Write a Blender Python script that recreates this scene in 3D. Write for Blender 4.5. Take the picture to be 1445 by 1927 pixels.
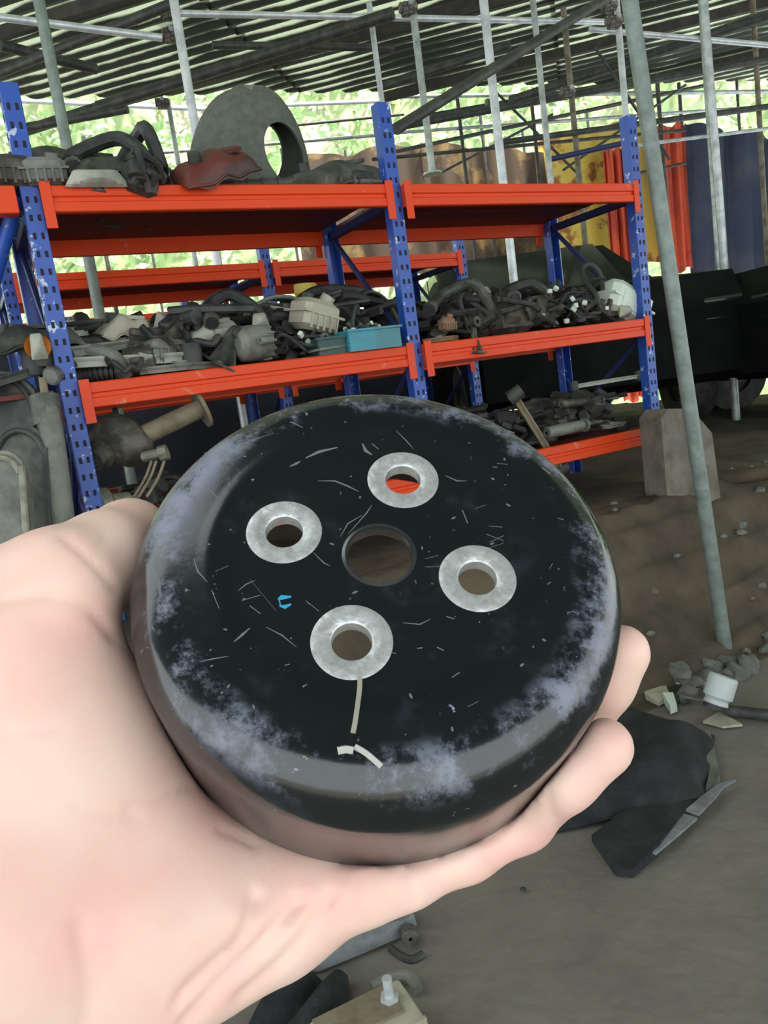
import bpy, bmesh, math, random
import numpy as np
from mathutils import Vector, Matrix, Euler
S = bpy.context.scene
for o in list(bpy.data.objects): bpy.data.objects.remove(o)
C = S.collection
PI = math.pi

# ------------------------------------------------------------------ camera
PITCH, ROLL, FPX = 0.1601, -0.1401, 1450.0
EYE = Vector((0, 0, 1.1))
_f = Vector((0, math.cos(PITCH), -math.sin(PITCH))); _r = Vector((1, 0, 0)); _u = _r.cross(_f)
CR = _r * math.cos(ROLL) + _u * math.sin(ROLL); CU = _u * math.cos(ROLL) - _r * math.sin(ROLL); CF = _f
cam_d = bpy.data.cameras.new('camera'); cam = bpy.data.objects.new('camera', cam_d); C.objects.link(cam)
m3 = Matrix((CR, CU, -CF)).transposed()
cam.matrix_world = Matrix.Translation(EYE) @ m3.to_4x4()
cam_d.sensor_fit = 'VERTICAL'; cam_d.sensor_height = 24; cam_d.lens = 24 * FPX / 1927; cam_d.clip_start = .01; cam_d.clip_end = 200
S.camera = cam
def ray(px, py): return CR * ((px - 722.5) / FPX) + CU * ((963.5 - py) / FPX) + CF
def at(px, py, d): return EYE + ray(px, py) * d
def atz(px, py, z): r = ray(px, py); return EYE + r * ((z - EYE.z) / r.z)

# ------------------------------------------------------------------ sky, sun, exposure
w = bpy.data.worlds.new('world'); S.world = w; w.use_nodes = True
bg = w.node_tree.nodes['Background']; bg.inputs[0].default_value = (.90, .96, 1, 1); bg.inputs[1].default_value = 2.75
sd = bpy.data.lights.new('sun', 'SUN'); sd.energy = 16; sd.angle = math.radians(8); sd.color = (1, .96, .86)
sun = bpy.data.objects.new('sun', sd); C.objects.link(sun)
sun.rotation_euler = Vector((-.30, .34, -1)).to_track_quat('-Z', 'Y').to_euler()
S.view_settings.view_transform = 'Standard'; S.view_settings.look = 'None'
S.view_settings.exposure = 0.0; S.view_settings.gamma = 1; S.view_settings.use_curve_mapping = False

# ------------------------------------------------------------------ materials
def mat(name, col, rough=.6, metal=0, col2=None, scale=8, thr=(.45, .6), bump=0, bscale=40, coord='Object', spec=.5, detail=6, sss=0, coat=0):
    m = bpy.data.materials.new(name); m.use_nodes = True; nt = m.node_tree; N = nt.nodes; L = nt.links
    b = N['Principled BSDF']; b.inputs['Roughness'].default_value = rough; b.inputs['Metallic'].default_value = metal
    b.inputs['Base Color'].default_value = (*col, 1); b.inputs['Specular IOR Level'].default_value = spec
    if coat: b.inputs['Coat Weight'].default_value = coat; b.inputs['Coat Roughness'].default_value = .08
    tc = N.new('ShaderNodeTexCoord')
    if col2 is not None:
        n = N.new('ShaderNodeTexNoise'); n.inputs['Scale'].default_value = scale; n.inputs['Detail'].default_value = detail; n.inputs['Roughness'].default_value = .65
        L.new(tc.outputs[coord], n.inputs['Vector'])
        r = N.new('ShaderNodeValToRGB'); r.color_ramp.elements[0].position = thr[0]; r.color_ramp.elements[1].position = thr[1]
        r.color_ramp.elements[0].color = (*col, 1); r.color_ramp.elements[1].color = (*col2, 1)
        L.new(n.outputs['Fac'], r.inputs['Fac']); L.new(r.outputs['Color'], b.inputs['Base Color'])
    if bump:
        n2 = N.new('ShaderNodeTexNoise'); n2.inputs['Scale'].default_value = bscale; n2.inputs['Detail'].default_value = 8
        L.new(tc.outputs[coord], n2.inputs['Vector'])
        bp = N.new('ShaderNodeBump'); bp.inputs['Strength'].default_value = bump; bp.inputs['Distance'].default_value = .01
        L.new(n2.outputs['Fac'], bp.inputs['Height']); L.new(bp.outputs['Normal'], b.inputs['Normal'])
    if sss:
        b.inputs['Subsurface Weight'].default_value = sss; b.inputs['Subsurface Radius'].default_value = (1, .3, .15); b.inputs['Subsurface Scale'].default_value = .004
    return m
M = {
 'galv': mat('galvanised_tube', (.46, .49, .48), .42, .55, (.24, .28, .27), 14, (.4, .65)),
 'galv_bright': mat('bright_galvanised_tube', (.66, .69, .71), .38, .4, (.42, .46, .47), 14, (.4, .7)),
 'galv_green': mat('dusty_green_grey_tube', (.22, .27, .24), .5, .3, (.13, .16, .14), 22, (.35, .7), .2, 60),
 'dark_tube': mat('dark_steel_tube', (.035, .038, .036), .55, .3, (.07, .07, .06), 12),
 'tan_tube': mat('rusty_tube', (.2, .18, .13), .7, .1, (.12, .09, .06), 12),
 'coupler': mat('rusty_coupler', (.06, .055, .05), .7, .3, (.22, .2, .17), 30),
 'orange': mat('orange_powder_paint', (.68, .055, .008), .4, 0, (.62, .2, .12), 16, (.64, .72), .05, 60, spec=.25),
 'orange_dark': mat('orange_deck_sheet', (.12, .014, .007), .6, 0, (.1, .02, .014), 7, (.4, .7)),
 'blue': mat('blue_powder_paint', (.018, .075, .36), .36, 0, (.42, .5, .62), 26, (.60, .64), .05, 60),
 'blue_dark': mat('navy_paint', (.01, .02, .09), .5),
 'slot': mat('dark_slot', (.006, .008, .02), .8),
 'rubber': mat('black_rubber', (.014, .015, .014), .6, 0, (.06, .062, .052), 12, (.4, .7), .2),
 'black_plastic': mat('dusty_black_plastic', (.028, .03, .026), .55, 0, (.12, .125, .10), 9, (.42, .68), .2),
 'grey_plastic': mat('dusty_grey_plastic', (.19, .20, .165), .6, 0, (.08, .085, .07), 9, (.4, .65), .2),
 'pale_plastic': mat('pale_grey_plastic', (.36, .37, .30), .6, 0, (.18, .185, .15), 8, (.45, .7), .15),
 'cream': mat('cream_plastic', (.40, .38, .29), .55, 0, (.28, .26, .19), 10, (.5, .7), .15),
 'white_plastic': mat('milky_white_plastic', (.60, .68, .57), .45, 0, (.42, .46, .36), 7, (.5, .75)),
 'alloy': mat('cast_alloy', (.19, .19, .17), .55, .5, (.07, .07, .06), 14, (.4, .65), .4),
 'greasy': mat('greasy_iron', (.045, .042, .032), .6, .2, (.16, .145, .105), 14, (.45, .7), .5),
 'tan_metal': mat('tan_dusty_steel', (.22, .185, .115), .75, 0, (.12, .1, .065), 14, (.4, .7), .4),
 'olive_metal': mat('olive_dusty_alloy', (.27, .27, .2), .55, .3, (.12, .12, .09), 20, (.4, .7), .3),
 'yellow': mat('yellow_plastic', (.5, .38, .03), .5), 'amber': mat('amber_plastic', (.6, .2, .02), .4),
 'red': mat('dull_red_plastic', (.11, .018, .012), .5, 0, (.04, .02, .015), 9),
 'teal': mat('teal_plastic', (.03, .25, .32), .45, 0, (.05, .18, .22), 9),
 'card': mat('brown_cardboard', (.17, .12, .065), .9), 'foam': mat('brown_foam', (.25, .15, .09), .95, bump=.3),
 'black_paint': mat('dusty_black_car_paint', (.004, .005, .005), .8, 0, (.008, .009, .008), 4, spec=.1),
 'glass': mat('dark_car_glass', (.012, .016, .014), .12, spec=.3), 'chrome': mat('chrome_trim', (.7, .72, .7), .2, 1),
 'lamp_red': mat('red_tail_lens', (.28, .05, .05), .2),
 'cloth_black': mat('black_fabric', (.008, .010, .011), .9, 0, (.028, .033, .034), 14, (.4, .7), .5, 80),
 'strip_grey': mat('grey_plastic_strip', (.22, .24, .25), .6, 0, (.14, .15, .15), 15),
 'tarp_yellow': mat('faded_yellow_banner', (.60, .45, .08), .8, 0, (.28, .1, .03), 2.2, (.5, .56)),
 'tarp_red': mat('orange_red_banner', (.62, .09, .035), .8, 0, (.42, .05, .03), 3),
 'tarp_blue': mat('navy_tarp', (.035, .045, .085), .8, 0, (.06, .07, .1), 2),
 'tarp_brown': mat('brown_tarp', (.055, .035, .02), .85, 0, (.17, .11, .04), 2.5, (.52, .6)),
 'stone': mat('grey_stone', (.1, .105, .09), .9, 0, (.19, .19, .165), 9, (.4, .7), .6, 25),
 'block': mat('pale_weathered_stone', (.19, .175, .14), .9, 0, (.09, .08, .06), 10, (.4, .7), .7, 30),
 'soil': mat('brown_earth', (.045, .035, .022), .95, 0, (.105, .083, .052), 3.5, (.38, .68), 1.0, 14),
 'purlin': mat('dark_timber', (.028, .026, .022), .8, 0, (.05, .045, .035), 9),
 'leaf': mat('pale_green_leaf', (.30, .46, .22), .7, 0, (.58, .68, .46), .8, (.35, .7)),
 'hill': mat('overgrown_bank', (.26, .36, .16), .9, 0, (.46, .42, .3), .7, (.45, .62), .5, 3),
}

# ------------------------------------------------------------------ mesh builder
def frame(z):
    z = Vector(z).normalized(); x = Vector((0, 0, 1)).cross(z)
    if x.length < 1e-4: x = Vector((1, 0, 0))
    x.normalize(); return x, z.cross(x), z
def crom(P, n=6):
    P = [Vector(p) for p in P]
    if len(P) < 3: return P
    Q = [P[0] * 2 - P[1]] + P + [P[-1] * 2 - P[-2]]; out = []
    for i in range(1, len(Q) - 2):
        a, b, c, d = Q[i - 1:i + 3]
        for k in range(n):
            t = k / n; out.append(.5 * (2 * b + (c - a) * t + (2 * a - 5 * b + 4 * c - d) * t * t + (3 * b - a - 3 * c + d) * t ** 3))
    out.append(P[-1]); return out
class MB:
    def __init__(s): s.v = []; s.f = []
    def add(s, v, f):
        n = len(s.v); s.v += [tuple(p) for p in v]; s.f += [tuple(i + n for i in q) for q in f]; return s
    def box(s, c, d, rot=None, bev=.12):
        c = Vector(c); R = Euler(rot).to_matrix() if rot is not None and not isinstance(rot, Matrix) else (rot or Matrix.Identity(3))
        hx, hy, hz = d[0] / 2, d[1] / 2, d[2] / 2; b = min(hx, hy, hz) * bev; v = []
        rings = [(hx - b, hy - b, -hz), (hx, hy, -hz + b), (hx, hy, hz - b), (hx - b, hy - b, hz)]
        for (x, y, z) in rings:
            for p in ((-x, -y + b, z), (-x + b, -y, z), (x - b, -y, z), (x, -y + b, z), (x, y - b, z), (x - b, y, z), (-x + b, y, z), (-x, y - b, z)):
                v.append(c + R @ Vector(p))
        f = [tuple(range(7, -1, -1)), tuple(range(24, 32))]
        for k in range(3):
            for i in range(8):
                j = (i + 1) % 8; f.append((k * 8 + i, k * 8 + j, k * 8 + 8 + j, k * 8 + 8 + i))
        return s.add(v, f)
    def cyl(s, a, b, r, n=14, r2=None, cap=True):
        a = Vector(a); b = Vector(b); x, y, z = frame(b - a); r2 = r if r2 is None else r2; v = []
        for p, q in ((a, r), (b, r2)):
            for i in range(n): t = 2 * PI * i / n; v.append(p + (x * math.cos(t) + y * math.sin(t)) * q)
        f = [(i, (i + 1) % n, n + (i + 1) % n, n + i) for i in range(n)]
        if cap: f += [tuple(range(n - 1, -1, -1)), tuple(range(n, 2 * n))]
        return s.add(v, f)
    def tube(s, P, r, n=8, sub=5):
        P = crom(P, sub); T = []
        for i in range(len(P)): T.append((P[min(i + 1, len(P) - 1)] - P[max(i - 1, 0)]).normalized())
        x, y, _ = frame(T[0]); v = []
        rr = r if callable(r) else (lambda t: r)
        for i, p in enumerate(P):
            x = (x - T[i] * x.dot(T[i])).normalized(); y = T[i].cross(x); q = rr(i / (len(P) - 1))
            for k in range(n): t = 2 * PI * k / n; v.append(p + (x * math.cos(t) + y * math.sin(t)) * q)
        m = len(P); f = [(i * n + k, i * n + (k + 1) % n, (i + 1) * n + (k + 1) % n, (i + 1) * n + k) for i in range(m - 1) for k in range(n)]
        f += [tuple(range(n - 1, -1, -1)), tuple(range((m - 1) * n, m * n))]
        return s.add(v, f)
    def lathe(s, prof, o=(0, 0, 0), ax=(0, 0, 1), n=24, closed=False):
        o = Vector(o); x, y, z = frame(ax); v = []; m = len(prof)
        for (r, h) in prof:
            for i in range(n): t = 2 * PI * i / n; v.append(o + (x * math.cos(t) + y * math.sin(t)) * r + z * h)
        f = [(k * n + i, k * n + (i + 1) % n, (k + 1) % m * n + (i + 1) % n, (k + 1) % m * n + i) for k in range(m if closed else m - 1) for i in range(n)]
        return s.add(v, f)
    def prism(s, poly, th, o=(0, 0, 0), R=None):
        o = Vector(o); R = R or Matrix.Identity(3); n = len(poly)
        v = [o + R @ Vector((p[0], p[1], z)) for z in (-th / 2, th / 2) for p in poly]
        f = [tuple(range(n - 1, -1, -1)), tuple(range(n, 2 * n))] + [(i, (i + 1) % n, n + (i + 1) % n, n + i) for i in range(n)]
        return s.add(v, f)
    def sheet(s, fn, nu, nv, th=.004):
        g = [[Vector(fn(i / nu, j / nv)) for j in range(nv + 1)] for i in range(nu + 1)]; v = []; W = nv + 1
        nr = []
        for i in range(nu + 1):
            for j in range(nv + 1):
                a = g[min(i + 1, nu)][j] - g[max(i - 1, 0)][j]; b = g[i][min(j + 1, nv)] - g[i][max(j - 1, 0)]
                c = a.cross(b); nr.append(c.normalized() if c.length > 1e-9 else Vector((0, 0, 1)))
        top = [g[i][j] + nr[i * W + j] * th / 2 for i in range(nu + 1) for j in range(W)]
        bot = [g[i][j] - nr[i * W + j] * th / 2 for i in range(nu + 1) for j in range(W)]
        K = len(top); f = []
        for i in range(nu):
            for j in range(nv):
                a, b, c, d = i * W + j, (i + 1) * W + j, (i + 1) * W + j + 1, i * W + j + 1
                f += [(a, b, c, d), (K + d, K + c, K + b, K + a)]
        for i in range(nu): 
            a, b = i * W, (i + 1) * W; f.append((a, K + a, K + b, b)); a += nv; b += nv; f.append((b, K + b, K + a, a))
        for j in range(nv):
            a, b = j, j + 1; f.append((b, K + b, K + a, a)); a += nu * W; b += nu * W; f.append((a, K + a, K + b, b))
        return s.add(top + bot, f)
    def blob(s, c, d, seed=0, amp=.25, n=10, rough=2.2):
        rnd = random.Random(seed); K = [(Vector((rnd.uniform(-1, 1), rnd.uniform(-1, 1), rnd.uniform(-1, 1))).normalized(), rnd.uniform(1, rough * 2), rnd.uniform(0, 6)) for _ in range(5)]
        c = Vector(c); v = [];
        for i in range(n + 1):
            a = PI * i / n
            for j in range(2 * n):
                b = PI * j / n; p = Vector((math.sin(a) * math.cos(b), math.sin(a) * math.sin(b), math.cos(a)))
                k = 1 + amp * sum(math.sin(q.dot(p) * fr + ph) for q, fr, ph in K) / 3
                v.append(c + Vector((p.x * d[0] / 2 * k, p.y * d[1] / 2 * k, p.z * d[2] / 2 * k)))
        W = 2 * n; f = [(i * W + j, (i + 1) * W + j, (i + 1) * W + (j + 1) % W, i * W + (j + 1) % W) for i in range(n) for j in range(W)]
        return s.add(v, f)
    def build(s, name, m, parent=None, smooth=30, loc=None):
        me = bpy.data.meshes.new(name); me.from_pydata(s.v, [], s.f); me.validate()
        bm = bmesh.new(); bm.from_mesh(me); bmesh.ops.remove_doubles(bm, verts=bm.verts, dist=1e-5)
        bmesh.ops.recalc_face_normals(bm, faces=bm.faces); bm.to_mesh(me); bm.free()
        me.materials.append(M[m] if isinstance(m, str) else m)
        if smooth: me.polygons.foreach_set('use_smooth', [True] * len(me.polygons)); me.set_sharp_from_angle(angle=math.radians(smooth))
        o = bpy.data.objects.new(name, me); C.objects.link(o)
        if parent: o.parent = parent
        if loc is not None: o.location = loc
        return o
def tag(o, label=None, cat=None, group=None, kind=None):
    if label: o['label'] = label
    if cat: o['category'] = cat
    if group: o['group'] = group
    if kind: o['kind'] = kind
    return o
def thing(name, label, cat, loc=(0, 0, 0), rot=(0, 0, 0), group=None):
    o = bpy.data.objects.new(name, None); C.objects.link(o); o.location = loc; o.rotation_euler = rot; o.empty_display_size = .05
    return tag(o, label, cat, group)

# ================================================================== SETTING
# rack frame: s along the front beam, t to the back
P0 = Vector((-.868, 2.325, 0)); DS = Vector((.887, .462, 0)).normalized(); DT = Vector((-DS.y, DS.x, 0))
def rk(s, t, z=0): return P0 + DS * s + DT * t + Vector((0, 0, z))
def st(x, y): q = Vector((x, y, 0)) - P0; return q.dot(DS), q.dot(DT)
def sm(a, b, x): x = max(0, min(1, (x - a) / (b - a))); return x * x * (3 - 2 * x)
def nz(x, y): return .5 * math.sin(x * 3.1 + 1.3 * math.sin(y * 2.3)) + .3 * math.sin(y * 7.1 + 2 * math.sin(x * 4.7)) + .2 * math.sin(x * 13 + y * 11)
def gz(x, y):
    s, t = st(x, y); tt = t + .05 * nz(x, y)
    k = max(0, min(1, (tt + .73) / .45)); z = .5 * (k + .03 * math.sin(k * 4 * 2 * PI) * (1 if 0 < k < 1 else 0))
    z += .06 * sm(-.28, 1.5, t) + .008 * nz(x * 3, y * 3) * sm(-.78, -.6, t)
    return z + .012 * nz(x * 9, y * 9) * sm(-.78, -.65, t)
def hit(px, py):
    r = ray(px, py); t = .5
    while t < 14:
        p = EYE + r * t
        if p.z < gz(p.x, p.y): return p
        t += .01
    return p
def grid(name, xs, ys, fz, m, kind='structure'):
    v = [(x, y, fz(x, y)) for x in xs for y in ys]; W = len(ys)
    f = [(i * W + j, (i + 1) * W + j, (i + 1) * W + j + 1, i * W + j + 1) for i in range(len(xs) - 1) for j in range(W - 1)]
    o = MB().add(v, f).build(name, m, smooth=60); o['kind'] = kind; return o
def fr(a, b, n): return [a + (b - a) * i / n for i in range(n + 1)]
# concrete floor
fm = mat('worn_concrete', (.145, .134, .112), .85, 0, (.2, .185, .155), 5, (.35, .7), .35, 35, detail=9)
slab = grid('floor', fr(-8, 8, 40), fr(-5, 6, 40), lambda x, y: -.004 + .003 * nz(x * 2, y * 2), fm)
# earth bank and terrace behind it (own mesh, joins the floor)
vv = []; ff = []; ss = fr(-5, 6, 150); ts = fr(-.95, -.1, 60) + fr(0, 12, 50); W = len(ts)
for s_ in ss:
    for t_ in ts: p = rk(s_, t_); vv.append((p.x, p.y, gz(p.x, p.y) - .02 * (t_ < -.80)))
for i in range(len(ss) - 1):
    for j in range(W - 1): ff.append((i * W + j, (i + 1) * W + j, (i + 1) * W + j + 1, i * W + j + 1))
bank = MB().add(vv, ff).build('earth_bank', 'soil', smooth=60); bank['kind'] = 'structure'

# hillside far behind, with its leaves
HB = 12.5
def hill(x, u): return Vector((x, HB + u * 3.6 + .5 * nz(x * .6, u * 3), .3 + u * 8.5 + .3 * nz(x, u * 5)))
xs = fr(-16, 20, 90); us = fr(-.12, 1, 30); v = [hill(x, u) for x in xs for u in us]; W = len(us)
hs = MB().add(v, [(i * W + j, (i + 1) * W + j, (i + 1) * W + j + 1, i * W + j + 1) for i in range(len(xs) - 1) for j in range(W - 1)]).build('hillside', 'hill'); hs['kind'] = 'structure'
rnd = random.Random(5); mb = MB()
for _ in range(15000):
    c = hill(rnd.uniform(-12, 15), rnd.uniform(.05, .95)) + Vector((0, -rnd.uniform(0, .7), 0)); a = Euler((rnd.uniform(-.9, 1.4), rnd.uniform(-.8, .8), rnd.uniform(0, 6.3))).to_matrix(); q = rnd.uniform(.05, .16)
    mb.add([c + a @ Vector(p) * q for p in ((-1, 0, 0), (0, -.45, .1), (1.1, 0, 0), (0, .45, .1))], [(0, 1, 2, 3)])
tag(mb.build('foliage', 'leaf', smooth=0), 'sunlit pale green undergrowth covering the hillside behind the shed', 'foliage', kind='stuff')

# roof of corrugated sheets
RA = math.radians(164); RD = Vector((math.cos(RA), math.sin(RA), 0)); RP = Vector((RD.y, -RD.x, 0))   # ribs run along RD; RP points to the back
if RP.y < 0: RP = -RP
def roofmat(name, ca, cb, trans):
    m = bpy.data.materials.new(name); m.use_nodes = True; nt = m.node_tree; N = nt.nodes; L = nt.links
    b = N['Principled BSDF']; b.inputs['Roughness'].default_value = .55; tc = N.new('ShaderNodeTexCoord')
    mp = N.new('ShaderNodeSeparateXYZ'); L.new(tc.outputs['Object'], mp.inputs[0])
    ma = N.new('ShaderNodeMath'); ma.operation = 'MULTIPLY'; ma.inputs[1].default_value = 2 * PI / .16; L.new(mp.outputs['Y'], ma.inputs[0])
    si = N.new('ShaderNodeMath'); si.operation = 'COSINE'; L.new(ma.outputs[0], si.inputs[0])  # light and shade of the ribs painted into the colour as stripes
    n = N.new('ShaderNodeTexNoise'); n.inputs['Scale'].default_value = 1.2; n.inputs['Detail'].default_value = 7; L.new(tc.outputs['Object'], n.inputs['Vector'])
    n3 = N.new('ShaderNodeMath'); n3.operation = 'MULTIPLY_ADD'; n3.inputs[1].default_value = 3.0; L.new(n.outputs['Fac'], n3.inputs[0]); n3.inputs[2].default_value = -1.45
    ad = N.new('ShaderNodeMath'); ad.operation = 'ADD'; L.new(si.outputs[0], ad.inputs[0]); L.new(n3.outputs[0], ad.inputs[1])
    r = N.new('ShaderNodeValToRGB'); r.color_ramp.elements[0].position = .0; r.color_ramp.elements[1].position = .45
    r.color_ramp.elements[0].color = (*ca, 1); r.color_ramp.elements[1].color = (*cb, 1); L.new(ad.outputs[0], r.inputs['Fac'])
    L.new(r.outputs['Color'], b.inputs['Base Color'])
    if trans:
        t = N.new('ShaderNodeBsdfTranslucent'); L.new(r.outputs['Color'], t.inputs['Color']); mx = N.new('ShaderNodeMixShader'); mx.inputs[0].default_value = trans
        L.new(b.outputs[0], mx.inputs[1]); L.new(t.outputs[0], mx.inputs[2]); L.new(mx.outputs[0], N['Material Output'].inputs['Surface'])
    return m
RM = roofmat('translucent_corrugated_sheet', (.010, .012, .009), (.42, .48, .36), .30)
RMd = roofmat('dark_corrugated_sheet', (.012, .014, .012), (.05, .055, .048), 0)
roof_root = bpy.data.objects.new('ceiling', None); C.objects.link(roof_root); roof_root['kind'] = 'structure'
def sheet_roof(a0, a1, b0, b1, z0, z1, m, org):
    # corrugated panel: a along ribs, b across (rib pitch .16)
    n = int((b1 - b0) / .02); vs = []; fs = []; m_ = 0
    for i in range(n + 1):
        b = b0 + (b1 - b0) * i / n; ph = (b % .16) / .16; h = .045 * max(0, min(1, 2.2 * abs(ph - .5) - .3)) * 2
        z = z0 + (z1 - z0) * (b - b0) / (b1 - b0) + h
        lim = 4.95 - (b - 6.44) / .634        # the eave runs across the ribs at a slant
        if lim < a0 + .05: break
        m_ = i
        for a in (a0, min(a1, lim)): vs.append((a, b, z))
    if m_ < 2: return
    for i in range(m_): fs.append((2 * i, 2 * i + 1, 2 * i + 3, 2 * i + 2))
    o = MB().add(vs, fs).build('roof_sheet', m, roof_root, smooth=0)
    o.matrix_local = Matrix.Translation(org) @ Matrix((RD, RP, Vector((0, 0, 1)))).transposed().to_4x4()
    return o
ORG = Vector((0, 0, 0)); k = 0; rr = random.Random(3)
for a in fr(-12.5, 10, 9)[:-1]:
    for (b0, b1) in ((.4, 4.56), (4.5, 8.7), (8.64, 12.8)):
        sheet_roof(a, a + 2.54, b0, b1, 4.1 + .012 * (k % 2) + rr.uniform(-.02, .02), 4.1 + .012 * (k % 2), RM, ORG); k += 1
# unseen lower dark roof over the photographer, left gap shaped for the pulley's reflection
for i, x0, ya, yb in [(0, -.27, -3.6, 1.4), (1, 2.03, -3.6, 1.4), (2, 4.33, -3.6, 1.4), (0, -2.57, -3.6, -.35), (1, -4.87, -3.6, -.35), (0, -7.13, -3.6, -.35)]:
    vs = []; n = int((yb - ya) * 20)
    for j in range(n + 1):
        y = ya + (yb - ya) * j / n; h = .03 * (j % 4 in (1, 2))
        vs += [(x0, y, 3.95 + h + .01 * i), (x0 + 2.36, y, 3.95 + h + .01 * i)]
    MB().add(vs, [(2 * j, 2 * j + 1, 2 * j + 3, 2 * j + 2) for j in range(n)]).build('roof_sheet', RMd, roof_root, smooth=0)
# purlins and rafters under the roof
def pipe(name, a, b, r, m, parent=None, n=14):
    c = (Vector(a) + Vector(b)) / 2
    mb = MB().cyl(Vector(a) - (c if parent is None else Vector()), Vector(b) - (c if parent is None else Vector()), r, n)
    return mb.build(name, m, parent, 60, c if parent is None else None)
for i, (b, am) in enumerate(((5.35, 6.5), (6.9, 4.2), (8.4, 1.8), (9.8, -.4))):
    a_, b_ = RD * -10 + RP * b, RD * am + RP * b
    o = MB().box((0, 0, 0), ((b_ - a_).length, .06, .09), Matrix((RD, RP, Vector((0, 0, 1)))).transposed()).build('roof_purlin', 'purlin', roof_root, 0, (a_ + b_) / 2 + Vector((0, 0, 4.03)))
def rafter(p, q, z0, z1, rad=.035):
    pipe('roof_rafter', atz(*p, z0), atz(*q, z1), rad, 'dark_tube', roof_root)
rafter((-20, 145), (330, 5), 3.75, 3.75); rafter((20, 255), (740, 25), 3.75, 3.75, .045); rafter((50, 240), (240, 205), 3.6, 3.6)
rafter((715, 165), (960, 85), 3.8, 3.8); rafter((960, 190), (1460, 25), 3.7, 3.7, .045); rafter((745, 240), (1450, 110), 3.4, 3.4, .03)
rafter((930, 270), (1450, 200), 3.0, 3.0, .025); rafter((0, 85), (180, 130), 3.9, 3.9, .04); rafter((400, 85), (740, 90), 3.9, 3.9, .03)

# ================================================================== scaffold poles
def vpole(px, py, d, r, m, label, y0=-60, y1=None, z1=None, group=None, lean=None):
    p = at(px, py, d); top = Vector((p.x, p.y, 4.0)); zb = gz(p.x, p.y) if z1 is None else z1
    bot = Vector((p.x, p.y, zb))
    if lean: top = at(*lean)
    c = bot; o = MB().cyl(Vector(), top - bot, r, 14).build('scaffold_pole', m, None, 60, bot)
    return tag(o, label, 'pole', group or 'upright scaffold poles')
def hpole(p, q, r, m, label, name='scaffold_tube', grp='level scaffold tubes'):
    return tag(pipe(name, at(*p), at(*q), r, m), label, 'tube', grp)
vpole(100, 140, 3.25, .024, 'galv_green', 'grey green upright scaffold pole nearest the top left corner, behind the left blue post', z1=gz(*at(100, 140, 3.25).xy))
vpole(347, 120, 4.3, .026, 'galv_bright', 'brightest upright pole, just left of the grey domed liner')
vpole(312, 170, 7.2, .024, 'galv', 'thin dull upright pole just left of the brightest pole')
vpole(150, 220, 7.8, .022, 'dark_tube', 'thin dark upright pole just right of the top left grey green pole')
vpole(708, 110, 6.0, .022, 'galv_bright', 'thin bright upright pole rising above the middle blue post')
vpole(795, 170, 5.5, .026, 'galv', 'upright pole with a foot plate right of the middle blue post', z1=at(818, 318, 5.5).z)
fp = at(818, 322, 5.5); fpo = MB().cyl((0, 0, -.012), (0, 0, 0), .07).build('foot_plate', 'galv', [o for o in C.objects if o.get('label', '').startswith('upright pole with a foot')][0])
vpole(928, 170, 4.7, .027, 'galv_bright', 'thick pale upright pole halfway between middle and right blue posts')
vpole(1077, 200, 6.6, .025, 'tan_tube', 'rusty tan upright pole left of the yellow banner')
vpole(1172, 150, 6.0, .025, 'galv_bright', 'bright upright pole rising behind the right blue post')
vpole(1362, 425, 5.0, .026, 'galv', 'thin upright pole in front of the black car at the right edge', lean=(1322, -20, 4.6))
vpole(1338, 300, 6.3, .02, 'galv', 'very thin upright pole beside the one before the black car')
vpole(1047, 450, 5.2, .02, 'galv', 'thin upright pole standing behind the right bay of the front rack', z1=.55).location.z = .55
vpole(855, 140, 8.2, .02, 'dark_tube', 'dark upright pole far back left of the thick pale pole')
vpole(1005, 240, 8.4, .02, 'dark_tube', 'dark upright pole far back right of the thick pale pole')
vpole(1240, 200, 8.4, .022, 'dark_tube', 'dark upright pole far back right of the large leaning pole')
vpole(1283, 240, 8.8, .02, 'dark_tube', 'dark upright pole far back before the orange red banner')
vpole(1432, 280, 6.8, .022, 'tan_tube', 'rusty tan upright pole nearest the right edge')
vpole(432, 90, 8.0, .018, 'dark_tube', 'dark upright pole far back above the domed liner')
vpole(906, 240, 8.9, .018, 'dark_tube', 'thinnest dark upright pole beside the thick pale pole')
# the large leaning pole in front on the right
a = hit(1362, 1205); b = at(1176, -60, 2.3)
lp = thing('leaning_pole', 'large grey green leaning pole standing on the earth bank at right', 'pole', a)
MB().cyl((a - b).normalized() * .09, b - a, .0245, 20).build('pole', 'galv_green', lp, 60)
q = at(1251, 515, 2.62) - a; MB().blob(q + Vector((0, -.02, 0)), (.035, .03, .045), 3).blob(q + Vector((.006, -.022, -.045)), (.018, .02, .07), 5).build('paint_splash', 'white_plastic', lp)
hpole((745, 243, 3.6), (1170, -22, 4.6), .027, 'dark_tube', 'thick dark diagonal brace crossing from middle blue post to top right', 'diagonal_brace', 'diagonal braces')
hpole((108, 21, 6.0), (330, 30, 6.1), .025, 'galv_bright', 'bright level tube at the top left, the upper of two')
hpole((322, 25, 5.6), (1165, 42, 6.4), .024, 'galv_bright', 'longest bright level tube running across the top of the picture')
hpole((-20, 30, 4.8), (305, 71, 5.1), .024, 'galv_bright', 'bright tube sloping down to the brightest pole at top left')
hpole((1108, 55, 6.2), (1480, 88, 6.2), .022, 'galv_bright', 'bright level tube at top right, behind the leaning pole')
hpole((-20, 187, 8.0), (402, 206, 8.2), .026, 'galv_bright', 'pale level tube under the far eave, left part')
hpole((395, 203, 8.2), (720, 190, 8.6), .022, 'galv_bright', 'pale level tube under the far eave behind the domed liner')
hpole((715, 182, 8.4), (1470, 172, 8.8), .022, 'galv', 'grey level tube under the far eave, right half')
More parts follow.
